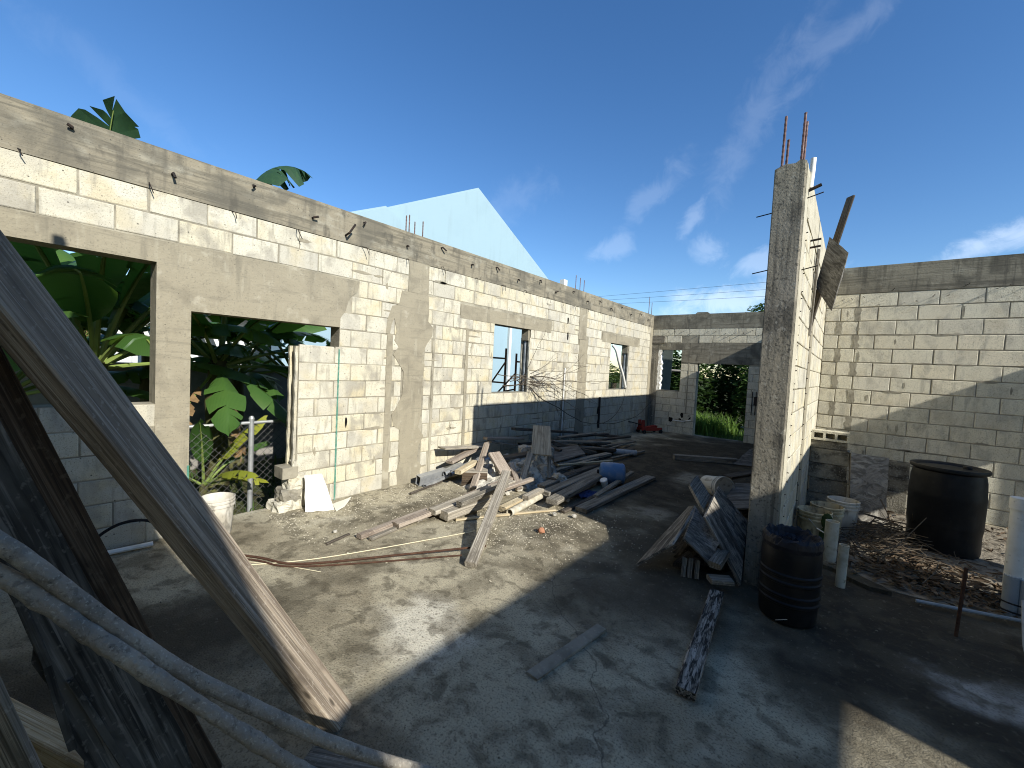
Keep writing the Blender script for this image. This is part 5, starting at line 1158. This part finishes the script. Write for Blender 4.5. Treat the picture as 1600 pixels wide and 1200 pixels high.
# scaffold frame behind the first small window
t = empty('scaffold_frame', (-6.4, 7.6, -.27), 'rusty scaffold frames standing outside the first small window', 'scaffold')
for x, y, h in ((0,.0,2.32), (0,.40,2.22), (-.9,.0,2.3), (-.9,.42,2.2)): MB().tube([(x,y,0), (x,y,h)], .026, 10).obj('upright', 'scaffold_rust', t, smooth=True)
for a, b in (((0,0,2.08),(0,-.9,2.08)), ((0,.4,2.02),(0,1.3,2.02)), ((0,0,1.3),(0,.4,1.34)), ((0,-.55,1.05),(0,.42,1.75)), ((-.9,0,1.5),(0,0,1.5)), ((-.9,0,.9),(0,0,2.0)), ((0,.4,1.1),(-.9,.42,1.1))):
    MB().tube([a, b], .02, 8).obj('brace', 'scaffold_rust', t, smooth=True)
# ---- banana plants
def leaf_mesh(L, W, droop, tear, seed, pet=.25, curl=.25, pw=1.6):
    """torn banana leaf along +X rising in Z: returns blade mesh data, rib points"""
    rg = random.Random(seed); n = 34; rib = []; p = Vector((0, 0, 0)); a = 0.0
    for i in range(n+1):
        t = i/n; rib.append(p.copy()); a = -droop*(t**pw); p = p + Vector((math.cos(a), 0, math.sin(a)))*(L/n)
    mb = MB()
    for s in (1, -1):
        gl = 0; dr = rg.uniform(.2, .6); sk = 0; sw = 1
        for i in range(int(n*pet), n):
            if gl <= 0:
                gl = (rg.randint(1, 3) if tear >= 1 else rg.randint(2, 6)) if rg.random() < tear else rg.randint(6, 12); sw = rg.uniform(.72, 1.12) if tear >= 1 else 1; dr = curl + rg.uniform(-.15, .45)*tear; sk = rg.uniform(-.02, .05); first = True
            else: first = False
            gl -= 1; last = gl == 0 and rg.random() < tear+.15
            t0 = (i/n-pet)/(1-pet); t1 = ((i+1)/n-pet)/(1-pet)
            def wd(t): return sw*W*max(0.02, math.sin(math.pi*min(1, (t*.93+.05)))**.62)*(1 if t < .9 else max(.08, (1-t)*9+.1))
            def pt(k, t, f):
                b = rib[k]; tn = (rib[min(k+1, n)]-rib[max(k-1, 0)]).normalized(); nr = Vector((-tn.z, 0, tn.x))
                d = dr*f; return b + Vector((0, s, 0))*wd(t)*f*math.cos(d*1.2) - nr*wd(t)*f*math.sin(d)*(.6+f*.6) + tn*(f*W*.30+sk*f) + nr*.02*(1-f)
            sh0 = .006 if first and tear > .2 else 0; sh1 = .55/n*L*.5 if last else 0
            v = []
            for k, t, e in ((i, t0, 0), (i+1, t1, 1)):
                for f in (0, .5, 1):
                    q = pt(k, t, f)
                    if f == 1 and e == 1 and sh1: q -= (rib[min(i+1, n)]-rib[i])*(.85 if tear >= 1 else .55)
                    if f == .5 and e == 1 and sh1 and tear >= 1: q -= (rib[min(i+1, n)]-rib[i])*.35
                    v.append(q)
            mb.add(v, [(0,3,4,1), (1,4,5,2)] if s > 0 else [(0,1,4,3), (1,2,5,4)])
    return mb, rib
def banana_leaf(parent, base, az, el, L, W, droop, tear, seed, mat='leaf_banana', roll_=0, pet=.30, curl=.22, pw=1.6):
    W *= .70; L *= 1.08; tear = min(1, tear+.2)
    mb, rib = leaf_mesh(L, W, droop, tear, seed, pet, curl, pw)
    o = mb.obj('leaf', mat, parent, smooth=True, raw=True)
    W_ = Matrix.Translation(Vector(parent.location)) @ Matrix.Translation(base) @ Matrix.Rotation(az, 4, 'Z') @ Matrix.Rotation(-el, 4, 'Y') @ Matrix.Rotation(roll_, 4, 'X'); Wi = W_.inverted()
    def keep(v):   # blades that reach the block wall bend along its outer face
        q = W_ @ Vector(v)
        if q.x > -4.86: q.x = -4.86 - .12*(q.x+4.86)
        return Wi @ q
    for v in o.data.vertices: v.co = keep(v.co)
    rib = [keep(p) for p in rib]
    M = Matrix.Translation(base) @ Matrix.Rotation(az, 4, 'Z') @ Matrix.Rotation(-el, 4, 'Y') @ Matrix.Rotation(roll_, 4, 'X'); o.matrix_local = M
    k = len(rib); r = MB(); r.tube([Vector(p)-Vector((0,0,.012)) for p in rib], [max(.004, .026*(1-i/k)**.8*(L/2)**.4) for i in range(k)], 6); r.obj('midrib', 'petiole', o, smooth=True)
    return o
def stem(parent, h, r, lean=(0, 0)):
    P = [(lean[0]*t*t, lean[1]*t*t, h*t) for t in [i/7 for i in range(8)]]
    return MB().tube(P, [r*(1-.35*i/7)*(1+.05*math.sin(i*3)) for i in range(8)], 12, jit=.08).obj('pseudostem', 'banana_stem', parent, smooth=True)
D = R
def plant(loc, label, h, r, leaves, lean=(0, 0), group='banana plants outside the left wall', seed=0):
    t = empty('banana_plant', loc, label, 'plant', group=group); stem(t, h, r, lean)
    for i, a in enumerate(leaves):
        az, el, L, W, dr, te = a[:6]; kw = a[6] if len(a) > 6 else {}
        banana_leaf(t, Vector((lean[0]*.95, lean[1]*.95, h*.96)), D(az), D(el), L, W, dr, te, seed*100+i, **kw)
    return t
plant((-6.05, .62, -.27), 'tall banana plant seen through the left window opening, its torn top leaf above the wall', 1.75, .15, [
    (8, 86, 2.34, .56, .5, 1.0, dict(pw=3, mat='leaf_top', curl=.25, pet=.45)), (30, 66, 2.2, .34, .8, .3), (100, 55, 2.3, .34, 1.2, .5), (-10, 48, 1.9, .36, 1.1, .3), (150, 50, 2.2, .34, 1.2, .4), (-60, 52, 2.2, .36, 1.1, .5),
    (-110, 60, 2.1, .36, 1.2, .4), (60, 40, 1.7, .34, 1.3, .5), (10, 32, 1.5, .30, 1.2, .4), (120, 28, 1.8, .34, 1.2, .6), (-35, 25, 1.4, .30, 1.3, .4), (-85, 30, 1.7, .32, 1.3, .5), (45, 75, 1.5, .14, .4, .1, dict(roll_=.8)), (0, 70, 2.3, .36, 1.0, .5), (70, 60, 2.5, .36, 1.1, .5), (-40, 66, 2.4, .36, 1.0, .4), (130, 66, 2.3, .34, 1.1, .5), (-130, 48, 2.2, .36, 1.0, .4), (175, 60, 2.2, .34, 1.1, .4), (85, 12, 1.5, .34, .9, .5), (-90, 12, 1.6, .34, .9, .5)], seed=1)
plant((-6.15, 1.72, -.27), 'banana plant with a dark ragged trunk behind the left doorway, one leaf in the sun', 1.80, .15, [
    (62, 85, 2.95, .46, 2.0, .9, dict(pw=5, mat='leaf_top', roll_=.5, pet=.55, curl=.6)), (75, 22, 1.75, .33, .75, .8), (92, 4, 1.5, .30, .5, .15), (110, 35, 1.9, .32, 1.1, .7), (20, 50, 1.5, .30, 1.1, .4), (-30, 42, 1.7, .32, 1.1, .5), (-90, 50, 1.9, .34, 1.2, .5),
    (150, 55, 2.0, .34, 1.2, .5), (190, 40, 1.8, .34, 1.2, .5), (40, -25, 1.15, .26, .5, .3), (-10, -10, 1.2, .28, .9, .4), (85, 62, 2.0, .32, 1.3, .8), (-60, -45, 1.1, .2, .4, .8, dict(mat='leaf_dry')), (20, -60, 1.1, .2, .4, .8, dict(mat='leaf_dry'))], seed=2)
plant((-6.7, 2.95, -.27), 'banana plant furthest along the yard with long torn leaves reaching behind the infill wall', 1.55, .13, [
    (95, 30, 1.9, .30, 1.0, .9), (-95, 45, 2.1, .32, 1.1, .8), (-70, 26, 1.9, .30, 1.0, .8), (30, 45, 1.4, .3, 1.2, .5), (160, 45, 1.8, .32, 1.1, .6), (-140, 50, 1.9, .32, 1.2, .6), (-85, 66, 1.9, .30, 1.3, .6), (60, 62, 1.6, .3, 1.2, .5)], seed=3)
plant((-7.15, 1.25, -.27), 'banana plant standing close to the yard wall between the two nearer ones', 1.9, .13, [
    (90, 50, 2.1, .36, 1.1, .6), (135, 62, 2.3, .36, 1.1, .5), (-135, 62, 2.3, .36, 1.1, .5), (-90, 50, 2.1, .36, 1.1, .6), (60, 30, 1.8, .34, 1.1, .6), (-60, 28, 1.8, .34, 1.1, .6), (20, 55, 1.9, .36, 1.1, .5), (-25, 40, 1.7, .34, 1.1, .5), (100, 15, 1.7, .34, .9, .7), (-100, 15, 1.7, .34, .9, .7), (0, 20, 1.4, .32, 1.0, .5), (45, 68, 2.2, .34, 1.0, .5), (-50, 66, 2.2, .34, 1.0, .5)], seed=6)
plant((-6.9, -.05, -.27), 'banana plant close behind the left window, its crown low behind the leaning timber', 1.35, .13, [
    (95, 58, 2.1, .36, 1.1, .5), (70, 40, 1.9, .36, 1.1, .6), (45, 62, 2.2, .36, 1.1, .5), (15, 50, 1.9, .34, 1.1, .5), (110, 25, 1.6, .34, 1.0, .6), (80, 74, 2.3, .34, .8, .5), (130, 45, 1.9, .34, 1.1, .5), (60, 18, 1.5, .34, .9, .6), (-30, 55, 1.9, .34, 1.1, .5)], seed=7)
plant((-7.3, 2.3, -.27), 'banana plant against the yard wall behind the doorway plant', 1.6, .13, [
    (95, 52, 2.1, .36, 1.1, .7), (-95, 50, 2.1, .36, 1.1, .6), (60, 35, 1.8, .34, 1.1, .7), (-60, 35, 1.8, .34, 1.1, .6), (20, 55, 1.9, .36, 1.1, .5), (-20, 35, 1.7, .34, 1.1, .6), (80, 15, 1.6, .34, .9, .8), (-80, 15, 1.6, .34, .9, .7), (0, 12, 1.4, .32, .9, .6), (45, 70, 2.2, .34, 1.0, .5), (-45, 68, 2.2, .34, 1.0, .5)], seed=8)
plant((-5.85, 1.52, -.27), 'young yellow-green banana plant low in front of the chain-link fence gap', .35, .06, [
    (55, 62, .95, .17, .5, .7, dict(mat='leaf_yellow', roll_=.5)), (-20, 70, .85, .16, .4, .2), (20, 30, .8, .16, .7, .5, dict(mat='leaf_yellow')), (100, 45, .8, .15, .8, .4), (-80, 40, .7, .14, .9, .4), (60, 15, .6, .13, .7, .6, dict(mat='leaf_yellow'))], seed=4)
plant((-7.4, -.6, -.27), 'banana plant on the far left, mostly hidden by the leaning timber', 1.6, .14, [
    (60, 40, 2.0, .34, 1.1, .5), (20, 55, 2.0, .34, 1.1, .5), (100, 50, 2.2, .34, 1.1, .5), (-20, 45, 1.9, .34, 1.1, .5), (140, 50, 2.0, .34, 1.1, .5), (80, 70, 2.3, .32, .9, .4), (-80, 50, 2.0, .34, 1.1, .5)], seed=5)
# ---- palms
def palm(loc, h, n, L, label, seed, group='palms'):
    rg = random.Random(seed); t = empty('palm_tree', loc, label, 'tree', group=None)
    MB().tube([(0.04*math.sin(i), .03*i/6, h*i/6) for i in range(7)], [.14-.008*i for i in range(7)], 10, jit=.06).obj('trunk', 'bark', t, smooth=True)
    for k in range(n):
        az = 2*math.pi*k/n+rg.uniform(-.3, .3); el = rg.uniform(-.2, 1.25); mb = MB(); m = 22; p = Vector((0, 0, 0)); ribs = []
        for i in range(m+1):
            a = el-1.5*(i/m)**1.4; ribs.append(p.copy()); p = p+Vector((math.cos(a), 0, math.sin(a)))*L/m
        mb.tube(ribs, [.014*(1-.8*i/m) for i in range(m+1)], 4)
        for i in range(3, m):
            for s in (1, -1):
                b = ribs[i]; ll = L*.30*math.sin(math.pi*min(1, i/m*.9+.08))+.06; tn = (ribs[i+1]-ribs[i]).normalized(); d = (tn*.7+Vector((0, s, -.35+rg.uniform(-.1, .1)))).normalized()
                w = tn*.018; mb.add([b-w, b+w, b+d*ll*.6+w*.8+Vector((0,0,.01)), b+d*ll+Vector((0,0,-.06)), b+d*ll*.6-w*.8], [(0,1,2,4), (2,3,4)])
        o = mb.obj('frond', 'palm_leaf', t, raw=True); o.matrix_local = Matrix.Translation((.03, .03, h)) @ Matrix.Rotation(az, 4, 'Z')
    return t
palm((-6.3, 13.3, -.27), 1.5, 15, 1.9, 'fan of palm fronds just outside the second small window', 3)
palm((-15.2, .8, -.27), 2.5, 15, 1.3, 'small palm far off above the leaning timber', 4)
# ---- trees, bushes, grass beyond the end wall
def crown_mesh(blobs, n, size, seed, flat=.0):
    rg = random.Random(seed); mb = MB(); tot = sum(b[3]*b[4]*b[5] for b in blobs)
    for (x, y, z, rx, ry, rz) in blobs:
        for _ in range(int(n*rx*ry*rz/tot)):
            d = Vector((rg.gauss(0, 1), rg.gauss(0, 1), rg.gauss(0, 1))).normalized(); q = rg.random()**.45
            q *= 1+.35*noise.noise(d*2.3+Vector((x, y, z)))
            p = Vector((x+d.x*rx*q, y+d.y*ry*q, z+d.z*rz*q)); s = rg.uniform(*size)
            M = Matrix.Translation(p) @ Matrix.Rotation(rg.uniform(0, 6.28), 4, 'Z') @ Matrix.Rotation(rg.uniform(-1.2, .9), 4, 'X') @ Matrix.Rotation(rg.uniform(-.6, .6), 4, 'Y')
            mb.add([M @ Vector(v) for v in ((-s*.5,0,0), (0,-s*.24,s*.06), (s*.6,0,-s*.05), (0,s*.24,s*.06))], [(0,1,2,3)])
    return mb
def tree(name, loc, label, cat, trunk_h, tr, blobs, n, size, mat, seed, group=None):
    t = empty(name, loc, label, cat, group=group); rg = random.Random(seed)
    if trunk_h:
        MB().tube([(rg.gauss(0, .02)*i, rg.gauss(0, .02)*i, trunk_h*i/6) for i in range(7)], [tr*(1-.09*i) for i in range(7)], 10, jit=.06).obj('trunk', 'bark', t, smooth=True)
        for b in blobs[:6]: MB().tube([(0, 0, trunk_h*.7), (b[0]*.5, b[1]*.5, (trunk_h*.8+b[2])/2), (b[0], b[1], b[2])], [tr*.45, tr*.3, tr*.12], 7).obj('limb', 'bark', t, smooth=True)
    else:
        for k in range(5): MB().tube([(0,0,-.05), (rg.gauss(0,.2), rg.gauss(0,.2), blobs[0][2])], [.03, .012], 6).obj('stem', 'bark', t, smooth=True)
    crown_mesh(blobs, n, size, seed).obj('crown', mat, t, raw=True); return t
G = -.27
tree('tree', (-3.1, 24.5, G), 'dark round-headed tree peeping over the far wall next to the pillar', 'tree', 3.4, .22, [(-.3,0,4.7,1.3,1.3,1.1), (.9,.3,4.9,1.2,1.2,1.0), (.2,-.4,5.5,.9,.9,.75), (-.9,.4,4.2,1,1,.8), (1.6,0,4.3,1,1,.9)], 5200, (.12, .26), 'foliage_mid', 11)
for i, (x, y, h, lab, mt) in enumerate(((-4.6, 15.4, 3.0, 'dark bush left in the far doorway', 'foliage_dark'), (-3.2, 16.6, 3.4, 'tall dark bush filling the middle of the far doorway', 'foliage_dark'), (-1.9, 15.6, 3.1, 'dark bush on the right of the far doorway', 'foliage_mid'), (-5.9, 16.2, 3.2, 'mid green bush behind the far small window', 'foliage_mid'), (-.6, 17.2, 3.2, 'dark bush hidden behind the end of the partition', 'foliage_dark'))):
    tree('bush', (x, y, G), lab, 'bush', 0, 0, [(0,0,h*.45,1.1,.9,h*.42), (.5,-.3,h*.3,.7,.6,h*.28), (-.5,-.2,h*.35,.7,.6,h*.3), (.1,-.2,h*.75,.7,.6,h*.28)], 4200, (.09, .26), mt, 20+i)
def grass(name, n, fn, h, label, seed, mat='grass_blade', w=.012):
    rg = random.Random(seed); mb = MB()
    for _ in range(n):
        x, y = fn(rg); a = rg.uniform(0, 6.28); hh = h*rg.uniform(.5, 1.15); l = hh*rg.uniform(.15, .75); dx, dy = math.cos(a), math.sin(a); px, py = -dy*w, dx*w
        mb.add([(x-px,y-py,G), (x+px,y+py,G), (x+dx*l*.35+px*.8,y+dy*l*.35+py*.8,G+hh*.6), (x+dx*l*.35-px*.8,y+dy*l*.35-py*.8,G+hh*.6), (x+dx*l,y+dy*l,G+hh*(.98-.3*l/hh))], [(0,1,2,3), (3,2,4)])
    return tag(mb.obj(name, mat, raw=True), label, 'grass', kind='stuff')
grass('grass', 3600, lambda g: (g.uniform(-4.6, -1.2), g.uniform(12.3, 14.4)), .36, 'low green grass outside the far doorway', 2, mat='foliage_mid')
grass('tall_grass', 1300, lambda g: (g.gauss(-3.35, .38), g.gauss(13.5, .3)), .85, 'tall sunlit grass clump in the left of the far doorway', 3, w=.016)
grass('grass', 900, lambda g: (g.uniform(-9, -4.9), g.uniform(-1, 5)), .16, 'short grass of the yard outside the left wall', 5, mat='foliage_mid')
sheet4('corrugated_sheet', [(-4.75,12.6,-.2), (-4.20,12.6,-.2), (-4.15,12.6,2.7), (-4.75,12.6,2.7)], .02, 'sheet_greygreen', 'grey-green sheet standing behind the far small window', 'sheet')
rod('fence_rail', [(-4.3,13.0,1.75), (-3.5,13.1,1.73)], .035, 'wall_shade', 'pale rail behind the far small window', 'rail')
# power lines far behind
for i, (z0, z1, lab) in enumerate(((8.03, 8.0, 'topmost of three thin power lines crossing the sky behind the far wall'), (7.70, 7.52, 'middle one of three thin power lines behind the far wall'), (7.37, 7.08, 'lowest of three thin power lines behind the far wall'))):
    P = [(-46+4.2*k, 32, z0+(z1-z0)*((-46+4.2*k)+17.4)/12.5-.25*math.sin(math.pi*((k*4.2) % 42)/42)) for k in range(16)]
    rod('power_line', P, .009, 'cable_black', lab, 'cable', 5)
